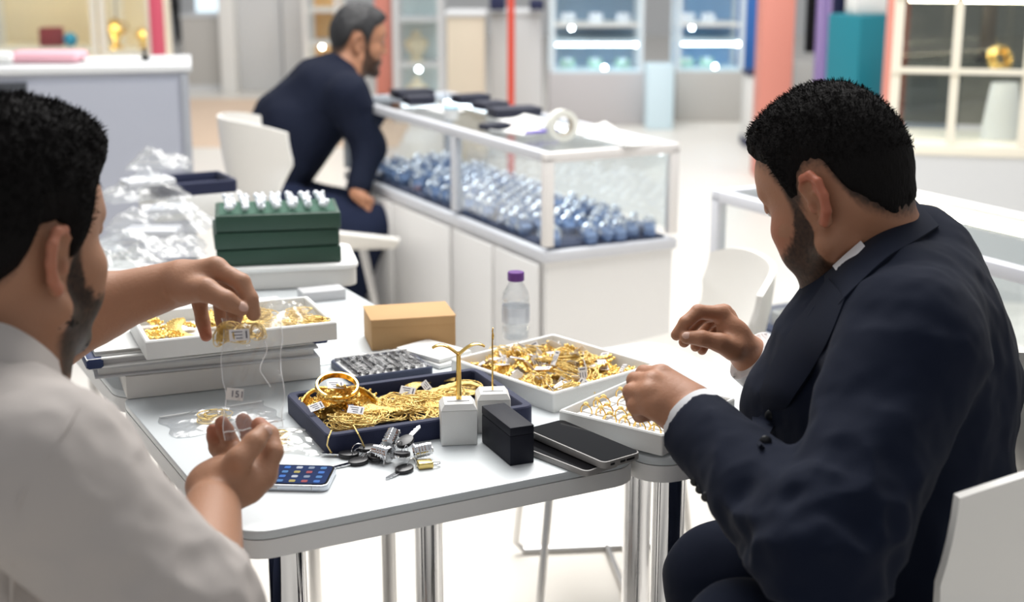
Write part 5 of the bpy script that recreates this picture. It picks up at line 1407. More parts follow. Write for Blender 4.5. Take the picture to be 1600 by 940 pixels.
# near (left) hand
HN = Field(); q = lambda *a: PD(*a)
we, wr = PD(1290, 870, 1.50), PD(1074, 643, 1.75)
HN.cone(we, wr, .046, .030, .01)
HN.cone(PD(1090, 628, 1.765), PD(1050, 604, 1.785), .020, .018, .012); HN.cone(PD(1062, 655, 1.75), PD(1030, 636, 1.745), .019, .016, .012)
mc = ((1033, 586, 1.778), (1019, 597, 1.758), (1014, 614, 1.744), (1021, 634, 1.738))
for k, m_ in enumerate(mc): HN.cone(PD(1074 - (k - 1.5) * 4, 640 + (k - 1.5) * 8, 1.755), PD(*m_), .019, .0135 - .0008 * (k == 3), .014)
for ch in (((1033, 586, 1.778), (1006, 583, 1.803), (1006, 600, 1.830), (1018, 608, 1.838)),
           ((1019, 597, 1.758), (992, 594, 1.787), (993, 612, 1.818), (1007, 620, 1.824)),
           ((1014, 614, 1.744), (986, 612, 1.770), (990, 630, 1.800), (1005, 634, 1.808)),
           ((1021, 634, 1.738), (993, 634, 1.758), (1000, 648, 1.784), (1012, 648, 1.794))):
    finger(HN, [PD(*c) for c in ch], (.0118, .0104, .0094, .0084))
finger(HN, [PD(1066, 618, 1.80), PD(1036, 600, 1.835), PD(1012, 592, 1.850), PD(1000, 590, 1.852)], (.015, .012, .0105, .0085))
parts.append(surface_net(HN, *HN.bounds(), .0022))
# far (right) hand, open above the tray
HF = Field()
wf, ef = PD(1170, 553, 2.02), PD(1330, 690, 2.06)
HF.cone(ef, wf, .045, .027, .01)
mf = ((1126, 490, 2.0), (1131, 489, 2.025), (1136, 494, 2.045), (1140, 503, 2.06))
for k, m_ in enumerate(mf): HF.cone(PD(1164, 544 + k * 3, 2.0 + k * .014), PD(*m_), .018, .0125, .012)
HF.ell(PD(1146, 528, 2.0), (.024, .016, .026), None, .012)
for ch, r0 in ((((1126, 490, 2.0), (1091, 487, 1.985), (1071, 504, 1.978), (1057, 523, 1.982)), .0112),
               (((1131, 489, 2.025), (1097, 493, 2.018), (1077, 513, 2.008), (1069, 534, 2.0)), .0112),
               (((1136, 494, 2.045), (1106, 502, 2.048), (1091, 523, 2.036), (1087, 541, 2.026)), .0108),
               (((1140, 503, 2.06), (1116, 516, 2.066), (1103, 534, 2.056), (1097, 547, 2.046)), .0098)):
    finger(HF, [PD(*c) for c in ch], (r0, r0 * .92, r0 * .82, r0 * .72))
thf = [PD(1146, 545, 1.985), PD(1124, 535, 1.972), PD(1096, 528, 1.966), PD(1073, 527, 1.970)]
finger(HF, thf, (.017, .0128, .0106, .0092), .005, .012)
parts.append(surface_net(HF, *HF.bounds(), .0024))
# torso and legs inside the clothes
TF = Field(); bf = Vector((-math.cos(math.radians(25)), math.sin(math.radians(25)), 0))
TA = Frame((0, 0, 0), bf, (0, 0, 1)).A
TF.cone(PD(1390, 500, 1.82), PD(1390, 1000, 1.86), .09, .11, .05)
TF.cone(PD(1420, 560, 1.64), we, .05, .045); TF.cone(PD(1440, 500, 1.98), ef, .05, .045)
hipn, hipf = PD(1385, 1060, 1.74), PD(1385, 1010, 1.96)
kn, kf_ = PD(1165, 1010, 1.60), PD(1128, 905, 1.86)
for hp, k_, an in ((hipn, kn, None), (hipf, kf_, None)):
    a_ = Vector((k_.x + .02, k_.y + .03, .06)); TF.cone(hp, k_, .07, .05); TF.cone(k_, a_, .045, .035); TF.cone(a_, a_ + bf * .14 - Vector((0, 0, .03)), .03, .025)
parts.append(surface_net(TF, *TF.bounds(), .010))
bm_ = beard_mask(FR, cutR, .90, .006)
def redR(P):
    L = FR.l(P); ear = sstep(np.abs(L[:, 1]), .078, .086) * (np.abs(L[:, 0]) < .05) * (np.abs(L[:, 2]) < .06)
    ch = np.exp(-(((L[:, 0] - .07) / .03) ** 2 + ((L[:, 2] + .02) / .03) ** 2)) * .4 * (np.abs(L[:, 1]) < .07)
    return np.clip(ear * .8 + ch, 0, 1)
me = np_mesh('person', parts, SK_R, {'hair': bm_, 'red': redR})
manR = put('person', me, BR)
tag(manR, 'bearded man in a navy suit jacket sorting rings at the white table', 'person')
nail(PD(1096, 528, 1.966), thf[3], (0, -.3, .8), manR, BR, .0068)
hfn, hb = hair_fn(FR, cutR, .016, .006, 190, .0034, .006, (((.060, 0, .098), (.040, .050, .026)), ((.02, 0, .118), (.06, .05, .022))))
lo, hi = hb.bounds(); v = surface_net(hfn, lo, hi, .0024)
hr = put('hair', np_mesh('hair', [v], M_HAIR), BR, manR)
o = put('hair_strands', np_mesh('hair_strands', [hair_strands(FR, v, cutR, 6000, 4, .006, .012)], M_HAIR), BR, manR); o['kind'] = 'stuff'
# beard tuft on the chin, slightly proud of the skin
bt = Field(); bt.ell(FR.w(.076, 0, -.104), (.030, .029, .023), FR.A, .012); bt.cone(FR.w(.062, .03, -.092), FR.w(.082, .006, -.1), .014, .016, .012); bt.cone(FR.w(.062, -.03, -.092), FR.w(.082, -.006, -.1), .014, .016, .012)
bt.post.append(lambda P, d: d - .0022 * vnoise(P, 330) - .0016 * vnoise(P, 700))
put('beard', np_mesh('beard', [surface_net(bt, *bt.bounds(), .0022)], mat('dark_beard', (0.022, 0.016, 0.012), 0.7, bump=.5, bscale=400)), BR, manR)
# jacket
JF = Field()
E_ = lambda px, py, d, r, k=.05: JF.ell(PD(px, py, d), r, TA, k)
E_(1400, 560, 1.83, (.140, .185, .165)); E_(1388, 690, 1.83, (.152, .175, .20)); E_(1385, 850, 1.85, (.150, .165, .21)); E_(1392, 1000, 1.88, (.150, .17, .17))
JF.cone(PD(1412, 428, 1.85), PD(1425, 530, 1.66), .060, .080, .05)           # near shoulder slope
JF.cone(PD(1415, 415, 1.85), PD(1445, 470, 1.98), .062, .075, .05)           # far shoulder slope
JF.cone(PD(1425, 440, 1.86), PD(1455, 600, 1.88), .075, .105, .05)             # upper back
JF.cone(PD(1425, 545, 1.64), we, .082, .066, .03); JF.cone(we, PD(1098, 668, 1.738), .066, .047, .025)
JF.cone(PD(1445, 490, 1.98), PD(1360, 660, 2.08), .078, .062, .03); JF.cone(PD(1360, 660, 2.08), PD(1205, 580, 2.03), .060, .046, .025)
JF.cone(PD(1335, 505, 1.84), PD(1225, 645, 1.86), .064, .058, .05)           # open front hanging forward
wd = (PD(1074, 643, 1.75) - we).normalized(); JF.post.append(cutter(PD(1098, 668, 1.738) , wd, .09))
wd2 = (wf - PD(1360, 660, 2.08)).normalized(); JF.post.append(cutter(PD(1205, 580, 2.03), wd2, .07))
def jw(P, d):
    a = np.array(we, np.float32); r = np.sqrt(((P - a) ** 2).sum(1)); el = np.exp(-(r / .14) ** 2)
    st = P * np.array([1, 1, 1.0], np.float32)
    return d - folds(st, 11, .0050) - el * folds(st + 3.1, 20, .009) - .0012 * vnoise(P, 60)
JF.post.append(jw)
# near armhole seam: a soft groove where the sleeve is set in
lo, hi = JF.bounds(); jm = surface_net(JF, lo, hi, .0045)
jk = put('jacket', np_mesh('jacket', [jm], M_SUIT), BR, manR)
hd = lambda P: np.minimum(hf(P), JF(P))
topc = [(1428, 312), (1402, 330), (1376, 352), (1346, 380), (1316, 406), (1290, 432)]
botc = [(1466, 354), (1432, 376), (1392, 400), (1356, 432), (1322, 466), (1292, 500)]
Td = [1.845, 1.80, 1.775, 1.765, 1.765, 1.775]
row0 = [PD(x, y, dd) for (x, y), dd in zip(topc, Td)]
row2 = [surf(JF, x, y, .006, 1.80) for x, y in botc]
row1 = [a.lerp(b, .5) + (CAM - a).normalized() * .010 for a, b in zip(row0, row2)]
inn = [PD(x - 3, y + 6, dd + .02) for (x, y), dd in zip(topc, Td)]
o = obj('collar', strip([inn, row0, row1, row2], .005), M_SUIT, smooth=60); o.parent = manR; o.matrix_parent_inverse = Matrix.Translation(-BR)
inner = [(1292, 436), (1250, 492), (1214, 548), (1188, 604), (1172, 656), (1180, 690)]
outer = [(1322, 466), (1300, 522), (1272, 574), (1240, 622), (1208, 668), (1192, 700)]
ri = [surf(JF, x + 4, y, .006, 1.86) for x, y in inner]; ro = [surf(JF, x, y, .006, 1.80) for x, y in outer]
rm = [a.lerp(b, .5) + (CAM - a).normalized() * .012 for a, b in zip(ri, ro)]
o = obj('lapel', strip([ri, rm, ro], .004), M_SUIT, smooth=60); o.parent = manR; o.matrix_parent_inverse = Matrix.Translation(-BR)
# shirt: collar sliver and both cuffs
tdl = ((1346, 377), (1331, 390), (1315, 404), (1302, 416)); sh = [surf(hd, x, y, .004, 1.765) for x, y in tdl]; sh2 = [surf(hd, x + 10, y + 14, .001, 1.765) for x, y in tdl]
o = obj('shirt_collar', strip([sh, sh2], .003), M_SHIRTW, smooth=60); o.parent = manR; o.matrix_parent_inverse = Matrix.Translation(-BR)
def cuff(a, b, ra, rb, parent, base, name='shirt_cuff', m=None, flat=1.0):
    a = Vector(a); b = Vector(b); mb = MB()
    pth = [a, a.lerp(b, .5), b, b, b.lerp(a, .15), b.lerp(a, .6)]
    mb.tube(pth, [ra, (ra + rb) / 2, rb, rb - .003, rb - .0045, rb - .006], 32, caps=False, flat=flat)
    o = obj(name, mb, m or M_SHIRTW, smooth=60); o.parent = parent; o.matrix_parent_inverse = Matrix.Translation(-base); return o
cuff(PD(1112, 682, 1.725), PD(1078, 647, 1.752), .043, .0405, manR, BR)
cuff(PD(1215, 588, 2.035), PD(1172, 555, 2.018), .044, .040, manR, BR)
# buttons
dots([surf(JF, 1196, 690, .003, 1.82), surf(JF, 1204, 648, .003, 1.82)], .0075, M_BLACK, manR, BR, 'button')
dots([surf(JF, 1086, 752, .002, 1.62), surf(JF, 1094, 764, .002, 1.62), surf(JF, 1103, 776, .002, 1.6)], .006, M_BLACK, manR, BR, 'sleeve_button')
# trousers
PF = Field(); PF.ell(PD(1395, 1050, 1.86), (.16, .19, .13), TA, .05)
for hp, k_ in ((hipn, kn), (hipf, kf_)):
    a_ = Vector((k_.x + .02, k_.y + .03, .09)); PF.cone(hp, k_, .092, .070, .03); PF.cone(k_, a_, .066, .052, .03)
PF.post.append(lambda P, d: d - folds(P, 12, .003))
put('trousers', np_mesh('trousers', [surface_net(PF, *PF.bounds(), .007)], M_SUIT), BR, manR)
for hp, k_ in ((hipn, kn), (hipf, kf_)):
    SF = Field(); a_ = Vector((k_.x + .02, k_.y + .03, .045)); SF.cone(a_, a_ + bf * .17 - Vector((0, 0, .012)), .045, .034, .02); SF.cone(a_ + Vector((0, 0, .02)), a_ - bf * .05, .045, .04, .02)
    SF.post.append(lambda P, d: np.maximum(d, .004 - P[:, 2]))
    put('shoe', np_mesh('shoe', [surface_net(SF, *SF.bounds(), .006)], M_BLACK), BR, manR)

# ------------------------------------------------------------------ bearded man in the pale shirt (left)
BL = PD(-60, 1300, 1.5).xy.to_3d()
FL = head_frame((80, 408), 1.40, 64, 5, -1, 1)
neckL = PD(-15, 585, 1.46)
cutL = interp_cut([-.2, -.11, -.080, -.060, -.050, -.042, -.020, -.004, .008, .020, .030, .040, .058, .085, .12],
                  [-.040, -.045, -.030, -.005, .020, .040, .044, .030, .000, .004, .040, .060, .076, .094, .098])
hl = Field(); head_field(hl, FL, neckL, 1.02)
hl.cone(neckL, PD(-40, 700, 1.48), .064, .09, .03)
parts = [surface_net(hl, *hl.bounds(), .0026)]
# lower (right) hand
HL = Field(); el_, wl = PD(302, 985, 1.36), PD(333, 768, 1.59)
HL.cone(el_, wl, .044, .0235, .01); HL.cone(PD(318, 900, 1.44), PD(332, 800, 1.55), .038, .028, .02)
HL.cone(PD(318, 760, 1.595), PD(345, 735, 1.61), .019, .017, .014); HL.cone(PD(352, 776, 1.59), PD(385, 760, 1.60), .019, .020, .014)
ml = ((412, 742, 1.612), (398, 735, 1.648), (376, 728, 1.668), (354, 724, 1.68))
for k, m_ in enumerate(ml): HL.cone(PD(350 - k * 8, 766 - k * 4, 1.595 + .004 * k), PD(*m_), .020, .0150, .014)
HL.ell(PD(385, 740, 1.625), (.030, .022, .026), None, .014)
for ch, r0 in (((ml[0], (427, 706, 1.618), (421, 679, 1.630), (405, 664, 1.640)), .0122),
               ((ml[1], (394, 692, 1.676), (386, 670, 1.672), (380, 657, 1.664)), .0118),
               ((ml[2], (360, 692, 1.690), (352, 672, 1.686), (347, 661, 1.678)), .0112),
               ((ml[3], (339, 699, 1.700), (335, 682, 1.696), (333, 672, 1.690)), .0102)):
    finger(HL, [PD(*c) for c in ch], (r0, r0 * .94, r0 * .88, r0 * .78))
thl = [PD(352, 748, 1.585), PD(374, 718, 1.578), PD(397, 691, 1.588), PD(412, 674, 1.602)]
finger(HL, thl, (.019, .0142, .0118, .0098), .005, .014)
parts.append(surface_net(HL, *HL.bounds(), .0022))
# upper (left) hand
HU = Field(); eu, wu = PD(30, 560, 1.74), PD(282, 441, 1.735)
HU.cone(eu, PD(150, 480, 1.735), .045, .039, .01); HU.cone(PD(150, 480, 1.735), wu, .039, .0275, .02)
mu = ((337, 419, 1.705), (338, 420, 1.728), (332, 426, 1.752), (322, 436, 1.770))
for k, m_ in enumerate(mu): HU.cone(PD(286, 436 + k * 3, 1.715 + .012 * k), PD(*m_), .019, .0140, .014)
for ch, r0 in (((mu[0], (377, 441, 1.692), (390, 467, 1.690), (396, 490, 1.696)), .0118),
               ((mu[1], (368, 452, 1.726), (367, 490, 1.727), (363, 520, 1.726)), .0116),
               ((mu[2], (343, 462, 1.765), (348, 497, 1.764), (352, 524, 1.760)), .0110),
               ((mu[3], (312, 474, 1.785), (317, 503, 1.781), (322, 524, 1.776)), .0102)):
    finger(HU, [PD(*c) for c in ch], (r0, r0 * .93, r0 * .86, r0 * .76))
thu = [PD(292, 450, 1.705), PD(322, 453, 1.678), PD(353, 469, 1.667), PD(376, 482, 1.674)]
finger(HU, thu, (.0185, .0138, .0112, .0094), .005, .014)
parts.append(surface_net(HU, *HU.bounds(), .0022))
TL = Field(); lf = Vector((math.cos(math.radians(40)), math.sin(math.radians(40)), 0)); TLA = Frame((0, 0, 0), lf, (0, 0, 1)).A
TL.cone(PD(-60, 700, 1.50), PD(-120, 1250, 1.52), .09, .11, .05)
TL.cone(PD(60, 740, 1.30), el_, .05, .045); TL.cone(PD(-150, 640, 1.72), eu, .05, .045)
hln, hlf = PD(-90, 1260, 1.40), PD(-170, 1180, 1.66)
kd = Vector((math.cos(math.radians(78)), math.sin(math.radians(78)), 0)); knl = Vector((hln.x + kd.x * .38, hln.y + kd.y * .38, .50)); kfl = Vector((hlf.x + kd.x * .40, hlf.y + kd.y * .40, .50))
for hp, k_ in ((hln, knl), (hlf, kfl)):
    TL.cone(hp, k_, .07, .05); TL.cone(k_, Vector((k_.x, k_.y, .06)), .045, .035); TL.cone(Vector((k_.x, k_.y, .05)), Vector((k_.x + lf.x * .14, k_.y + lf.y * .14, .03)), .03, .025)
parts.append(surface_net(TL, *TL.bounds(), .010))
def redL(P):
    L = FL.l(P); ear = sstep(np.abs(L[:, 1]), .078, .086) * (np.abs(L[:, 0]) < .05) * (np.abs(L[:, 2]) < .06)
    r = ear * .6
    for ch in ((380, 657, 1.664), (347, 661, 1.678), (405, 664, 1.64), (333, 672, 1.69), (322, 524, 1.776), (363, 520, 1.726)):
        c = np.array(PD(*ch), np.float32); r = np.maximum(r, np.exp(-((P - c) ** 2).sum(1) / .014 ** 2) * .75)
    return np.clip(r, 0, 1)
me = np_mesh('person', parts, SK_L, {'hair': beard_mask(FL, cutL, .93, .0), 'red': redL})
manL = put('person', me, BL)
tag(manL, 'bearded man in a pale shirt holding up a clear bag at left', 'person')
nail(PD(353, 469, 1.667), thu[3], (0, -.2, .9), manL, BL, .0072); nail(PD(397, 691, 1.588), thl[3], (.8, 0, .2), manL, BL, .0070)
hfn, hb = hair_fn(FL, cutL, .026, .012, 190, .0040, .013, (((.062, 0, .102), (.048, .060, .034)), ((.02, 0, .122), (.072, .062, .028))))
v = surface_net(hfn, *hb.bounds(), .0024)
put('hair', np_mesh('hair', [v], M_HAIR), BL, manL)
o = put('hair_strands', np_mesh('hair_strands', [hair_strands(FL, v, cutL, 7000, 5, .006, .013)], M_HAIR), BL, manL); o['kind'] = 'stuff'
bt = Field(); bt.cone(FL.w(.002, -.055, -.056), FL.w(.064, -.018, -.094), .0165, .0180, .014); bt.cone(FL.w(.002, .055, -.056), FL.w(.064, .018, -.094), .0165, .0180, .014); bt.ell(FL.w(.068, 0, -.094), (.021, .021, .018), FL.A, .014)
bt.post.append(lambda P, d: d - .003 * vnoise(P, 400) - .0022 * vnoise(P, 800))
put('beard', np_mesh('beard', [surface_net(bt, *bt.bounds(), .0022)], mat('black_beard', (0.012, 0.010, 0.009), 0.7, bump=.5, bscale=400)), BL, manL)
SF = Field(); S_ = lambda px, py, d, r, k=.05: SF.ell(PD(px, py, d), r, TLA, k)
S_(-70, 790, 1.50, (.13, .20, .19)); S_(-90, 980, 1.52, (.14, .19, .22)); S_(-110, 1180, 1.54, (.15, .19, .18))
SF.cone(PD(-20, 625, 1.45), PD(62, 735, 1.31), .066, .076, .05); SF.cone(PD(-60, 610, 1.5), PD(-150, 640, 1.70), .062, .074, .05)
SF.cone(PD(66, 745, 1.30), PD(282, 965, 1.33), .078, .072, .03); SF.cone(PD(282, 965, 1.33), PD(312, 900, 1.43), .070, .050, .03)
SF.cone(PD(-150, 640, 1.70), PD(10, 575, 1.74), .070, .060, .03)
fa_ = (wl - el_).normalized(); SF.post.append(cutter(PD(312, 900, 1.43), fa_, .085))
def sw(P, d):
    a = np.array(PD(240, 900, 1.33), np.float32); el = np.exp(-(np.sqrt(((P - a) ** 2).sum(1)) / .13) ** 2)
    b = np.array(PD(110, 700, 1.30), np.float32); shd = np.exp(-(np.sqrt(((P - b) ** 2).sum(1)) / .10) ** 2)
    return d - folds(P, 11, .0032) - el * folds(P + 1.7, 24, .005) - shd * folds(P + 5.2, 30, .0022)
SF.post.append(sw)
put('shirt', np_mesh('shirt', [surface_net(SF, *SF.bounds(), .0045)], M_SHIRTG), BL, manL)
tc_ = [(-60, 512), (-25, 505), (10, 510), (45, 528), (72, 548), (90, 566)]; bc_ = [(-40, 600), (-10, 592), (22, 596), (52, 606), (78, 612), (97, 606)]
Td = [1.42, 1.385, 1.375, 1.385, 1.41, 1.44]
r0 = [PD(x, y, dd) for (x, y), dd in zip(tc_, Td)]; r2 = [PD(x, y, dd - .02) for (x, y), dd in zip(bc_, Td)]
r1 = [a.lerp(b, .5) + (CAM - a).normalized() * .006 for a, b in zip(r0, r2)]; rin = [PD(x, y + 16, dd + .03) for (x, y), dd in zip(tc_, Td)]
o = obj('shirt_collar', strip([rin, r0, r1, r2], .005), M_SHIRTG, smooth=60); o.parent = manL; o.matrix_parent_inverse = Matrix.Translation(-BL)
b = MB(); b.tube([surf(SF, x, y, .0005, 1.3) for x, y in ((122, 636), (108, 660), (94, 684), (74, 712), (52, 742), (32, 776), (22, 820), (20, 880), (18, 938))], .0022, 6)
o = obj('armhole_seam', b, M_SHIRTG); o.parent = manL; o.matrix_parent_inverse = Matrix.Translation(-BL)
cuff(PD(306, 925, 1.41), PD(318, 888, 1.445), .052, .047, manL, BL, 'rolled_cuff', M_SHIRTG)
PF = Field()
for hp, k_ in ((hln, knl), (hlf, kfl)): PF.cone(hp, k_, .09, .07, .03); PF.cone(k_, Vector((k_.x, k_.y, .10)), .066, .055, .03)
PF.ell((hln + hlf) / 2, (.15, .18, .12), TLA, .05)
put('trousers', np_mesh('trousers', [surface_net(PF, *PF.bounds(), .008)], M_SUIT2), BL, manL)

# ------------------------------------------------------------------ the clear bag held between his hands
bagt = thing('zip_bag', 'clear plastic zip bag of gold chains held between two hands', 'bag', PD(395, 600, 1.69))
ctl = {(0, 0): (346, 497, 1.700), (1, 0): (438, 502, 1.700), (0, 1): (352, 690, 1.640), (1, 1): (444, 668, 1.650)}
def bagf(u, v, s):
    a = PD(*ctl[(0, 0)]).lerp(PD(*ctl[(1, 0)]), u); b_ = PD(*ctl[(0, 1)]).lerp(PD(*ctl[(1, 1)]), u); p = a.lerp(b_, v)
    e = math.sin(math.pi * u) ** .6
    bul = (.010 * math.exp(-((v - .10) / .14) ** 2) + .003) * e
    crk = .0018 * math.sin(u * 9 + v * 14) + .0016 * math.sin(v * 21 - u * 7) + .0014 * math.sin((u + v) * 33)
    return p + Vector((.002 * math.sin(v * 12), -s * bul + crk, .0))
b = MB(); b.grid(lambda u, v: bagf(u, v, 1), 26, 44); b.grid(lambda u, v: bagf(1 - u, v, -1), 26, 44)
o = obj('plastic_film', b, M_BAG, bagt, True, smooth=70)
M_SEAM = mat('bag_seam', (0.8, 0.8, 0.8), 0.25)
for q, (u0, v0, u1, v1) in enumerate(((.5, .985, .5, .985),)):
    pass
for u_ in (0.0, 1.0):
    b = MB(); b.tube([bagf(u_, v / 30, 0) for v in range(31)], .0005, 5); obj('side_seam', b, M_SEAM, bagt, True)
b = MB(); b.tube([bagf(u / 20, .93, 1.05) for u in range(21)], .0008, 5); obj('zip_strip', b, M_SEAM, bagt, True)
b = MB(); b.tube([bagf(.72 + .05 * math.sin(v * .5), .16 + v * .03, 1.1) for v in range(16)], .0006, 5); obj('crease', b, M_SEAM, bagt, True)
b = MB(); b.tube([bagf(.18 + .010 * v, .86 + .010 * v, 1.1) for v in range(12)], [.0022 - .00014 * v for v in range(12)], 5, flat=.4); obj('glint_fold', b, M_SEAM, bagt, True)
tm = text_mesh('151', .011); tm.materials.append(mat('tag_ink', (0.1, 0.1, 0.1), .5))
pb = bagf(.24, .62, 1.3)
o = obj('sticker', MB().box((0, 0, 0), (.020, .014, .0004)), M_PAPER, bagt); o.location = pb - bagt.location + Vector((-.004, -.0015, 0)); o.rotation_euler = (math.radians(80), .1, 0)
o = obj('lettering', tm, None, bagt); o.location = pb - bagt.location + Vector((-.001, -.0025, 0)); o.rotation_euler = (math.radians(80), .1, 0)
for k, (x, y, dd, q) in enumerate(((358, 518, 1.698, 0), (372, 523, 1.697, 1), (398, 519, 1.697, 2), (352, 525, 1.70, 3))):
    p = PD(x, y, dd)
    t_ = gold('gold_chain', GM_CH[q], ('tangled gold chain at the left in the held bag', 'gold chain behind the tag in the held bag', 'pale gold chain at the right in the held bag', 'lowest gold chain in the held bag')[k], 'chain', p, (math.radians(75), .2 * k, k * 1.3), 'chains in the held bag')
    t_.scale = (.62, .55, .8)
paper_tag(PD(374, 523, 1.682), (math.radians(80), -.05, .05), 'white price tag on the gold chains in the held bag', s=1.25)

# ------------------------------------------------------------------ seated man in the dark suit by the showcase (background)
DB = 5.2
BB = PD(430, 520, DB).xy.to_3d()
FB = head_frame((556, 68), DB - .06, 22, 8, -1, 1)
nb = PD(534, 112, DB)
hb_ = Field(); head_field(hb_, FB, nb); hb_.cone(nb, PD(510, 160, DB), .06, .09, .03)
parts = [surface_net(hb_, *hb_.bounds(), .005)]
AB = Field(); eb = PD(576, 232, DB - .12); wb_ = PD(560, 300, DB - .20)
AB.cone(PD(545, 150, DB - .16), eb, .05, .045); AB.cone(eb, wb_, .042, .03); AB.cone(wb_, PD(572, 318, DB - .20), .03, .022)
for k in range(4): AB.cone(PD(568 + 3 * k, 312, DB - .22 + .01 * k), PD(578 + 3 * k, 332, DB - .22 + .01 * k), .011, .009, .006)
AB.cone(PD(562, 306, DB - .23), PD(582, 312, DB - .24), .012, .009, .006)
eb2 = PD(572, 182, DB + .20); AB.cone(PD(515, 140, DB + .2), eb2, .05, .045); AB.cone(eb2, PD(604, 163, DB + .22), .042, .03); AB.cone(PD(604, 163, DB + .22), PD(622, 165, DB + .22), .022, .013)
bB = Vector((math.cos(math.radians(20)), math.sin(math.radians(20)), 0)); TBA = Frame((0, 0, 0), bB, (0, 0, 1)).A
pelv = PD(415, 300, DB + .02)
AB.cone(PD(520, 140, DB + .02), pelv, .09, .11)
kb1, kb2 = PD(578, 350, DB - .16), PD(582, 338, DB + .10)
fb1, fb2 = PD(530, 480, DB - .16), PD(540, 470, DB + .10)
fb1.z = .09; fb2.z = .09
for hp, k_, f_ in ((pelv + Vector((0, -.09, -.03)), kb1, fb1), (pelv + Vector((0, .1, -.03)), kb2, fb2)):
    AB.cone(hp, k_, .07, .05); AB.cone(k_, f_, .045, .035); AB.cone(f_ - Vector((0, 0, .04)), f_ + bB * .14 - Vector((0, 0, .055)), .03, .025)
parts.append(surface_net(AB, *AB.bounds(), .008))
manB = put('person', np_mesh('person', parts, SK_R, {'hair': beard_mask(FB, cutR, .85), 'red': lambda P: np.zeros(len(P))}), BB)
tag(manB, 'man in a dark blue suit sitting at the showcase in the background', 'person')
hfn, hb = hair_fn(FB, cutR, .016, .008, 80, .005, .007, (((.06, 0, .095), (.045, .05, .03)),))
put('hair', np_mesh('hair', [surface_net(hfn, *hb.bounds(), .005)], mat('dark_grey_hair', (0.02, 0.02, 0.022), 0.55)), BB, manB)
JB = Field(); e_ = lambda px, py, dd, r: JB.ell(PD(px, py, dd), r, TBA, .06)
e_(500, 158, DB + .02, (.13, .20, .16)); e_(455, 210, DB + .02, (.15, .19, .18)); e_(418, 262, DB + .02, (.15, .19, .14))
JB.cone(PD(530, 118, DB), PD(545, 152, DB - .16), .06, .075, .05); JB.cone(PD(525, 112, DB), PD(515, 140, DB + .2), .06, .072, .05)
JB.cone(PD(545, 152, DB - .16), eb, .076, .060, .03); JB.cone(eb, PD(562, 290, DB - .19), .058, .042, .03)
JB.cone(PD(515, 140, DB + .2), eb2, .076, .060, .03); JB.cone(eb2, PD(598, 164, DB + .22), .052, .040, .03)
JB.post.append(lambda P, d: d - folds(P, 10, .004))
put('jacket', np_mesh('jacket', [surface_net(JB, *JB.bounds(), .009)], M_SUIT2), BB, manB)
PB = Field(); PB.ell(pelv, (.15, .18, .12), TBA, .05)
for hp, k_, f_ in ((pelv + Vector((0, -.09, -.03)), kb1, fb1), (pelv + Vector((0, .1, -.03)), kb2, fb2)):
    PB.cone(hp, k_, .092, .074, .04); PB.cone(k_, f_, .072, .055, .03)
PB.post.append(lambda P, d: d - folds(P, 10, .004))
put('trousers', np_mesh('trousers', [surface_net(PB, *PB.bounds(), .010)], mat('blue_black_trousers', (0.010, 0.015, 0.038), 0.85, spec=.2)), BB, manB)

for f_ in (fb1, fb2):
    SB = Field(); a_ = Vector((f_.x, f_.y, .05)); SB.cone(a_ - bB * .04, a_ + bB * .17 - Vector((0, 0, .012)), .048, .036, .02); SB.cone(a_, a_ + Vector((0, 0, .05)), .05, .048, .02)
    SB.post.append(lambda P, d: np.maximum(d, .003 - P[:, 2]))
    put('shoe', np_mesh('shoe', [surface_net(SB, *SB.bounds(), .008)], M_BLACK), BB, manB)
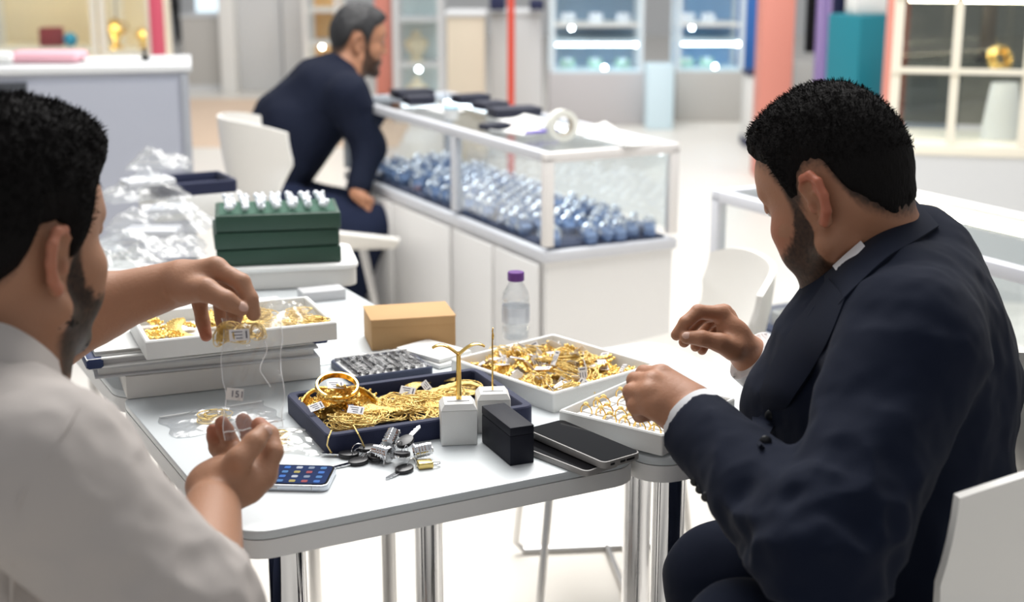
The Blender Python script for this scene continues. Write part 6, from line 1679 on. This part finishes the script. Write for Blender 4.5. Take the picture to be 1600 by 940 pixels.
# eyes of the three men
for F_, man_, base_ in ((FR, manR, BR), (FL, manL, BL), (FB, manB, BB)):
    for sgn in (-1, 1):
        b = MB(); b.ball(F_.w(.0772, sgn * .032, .0195), .0112, 14, 10); e1 = obj('eye', b, mat('eye_white', (.62, .58, .54), .25), man_); e1.matrix_parent_inverse = Matrix.Translation(-base_)
        b = MB(); b.ball(F_.w(.0838, sgn * .032, .0165), .0052, 12, 8); e2 = obj('iris', b, mat('dark_iris', (.02, .012, .008), .15), e1)
        fld_ = Field(); fld_.ell(F_.w(.0775, sgn * .032, .0215), (.0124, .0136, .0118), F_.A, .002)
        cz = np.array(F_.w(0, 0, .0165), np.float32); tz = np.array(F_.t, np.float32)
        fld_.post.append(lambda P, d, cz=cz, tz=tz: np.maximum(d, -((P - cz) @ tz)))
        ld = put('eyelid', np_mesh('eyelid', [surface_net(fld_, *fld_.bounds(), .0014)], SK_R if man_ != manL else SK_L), base_, man_)
# ------------------------------------------------------------------ passer-by far left, dark trousers
wp = PZ(268, 68, 0)
WF = Field(); 
WF.cone(wp + Vector((0, 0, 1.42)), wp + Vector((0, 0, .95)), .14, .14, .08); WF.ell(wp + Vector((0, 0, 1.66)), (.085, .095, .12), None, .04); WF.cone(wp + Vector((0, 0, 1.42)), wp + Vector((0, 0, 1.60)), .06, .055, .05)
for sgn in (-1, 1):
    WF.cone(wp + Vector((sgn * .07, 0, .95)), wp + Vector((sgn * .10, -sgn * .10, .52)), .09, .065, .05); WF.cone(wp + Vector((sgn * .10, -sgn * .10, .52)), wp + Vector((sgn * .09, sgn * .03, .08)), .06, .045, .04)
    WF.cone(wp + Vector((sgn * .09, sgn * .03, .05)), wp + Vector((sgn * .12, sgn * .03 - .14, .035)), .04, .03, .02)
    WF.cone(wp + Vector((sgn * .18, 0, 1.42)), wp + Vector((sgn * .25, .02, 1.10)), .055, .045, .05); WF.cone(wp + Vector((sgn * .25, .02, 1.10)), wp + Vector((sgn * .24, -.08, .84)), .042, .035, .03)
me = np_mesh('person', [surface_net(WF, *WF.bounds(), .016)], M_BLACK)
o = put('person', me, wp.copy()); tag(o, 'distant passer-by in black trousers beside the crimson post', 'person')
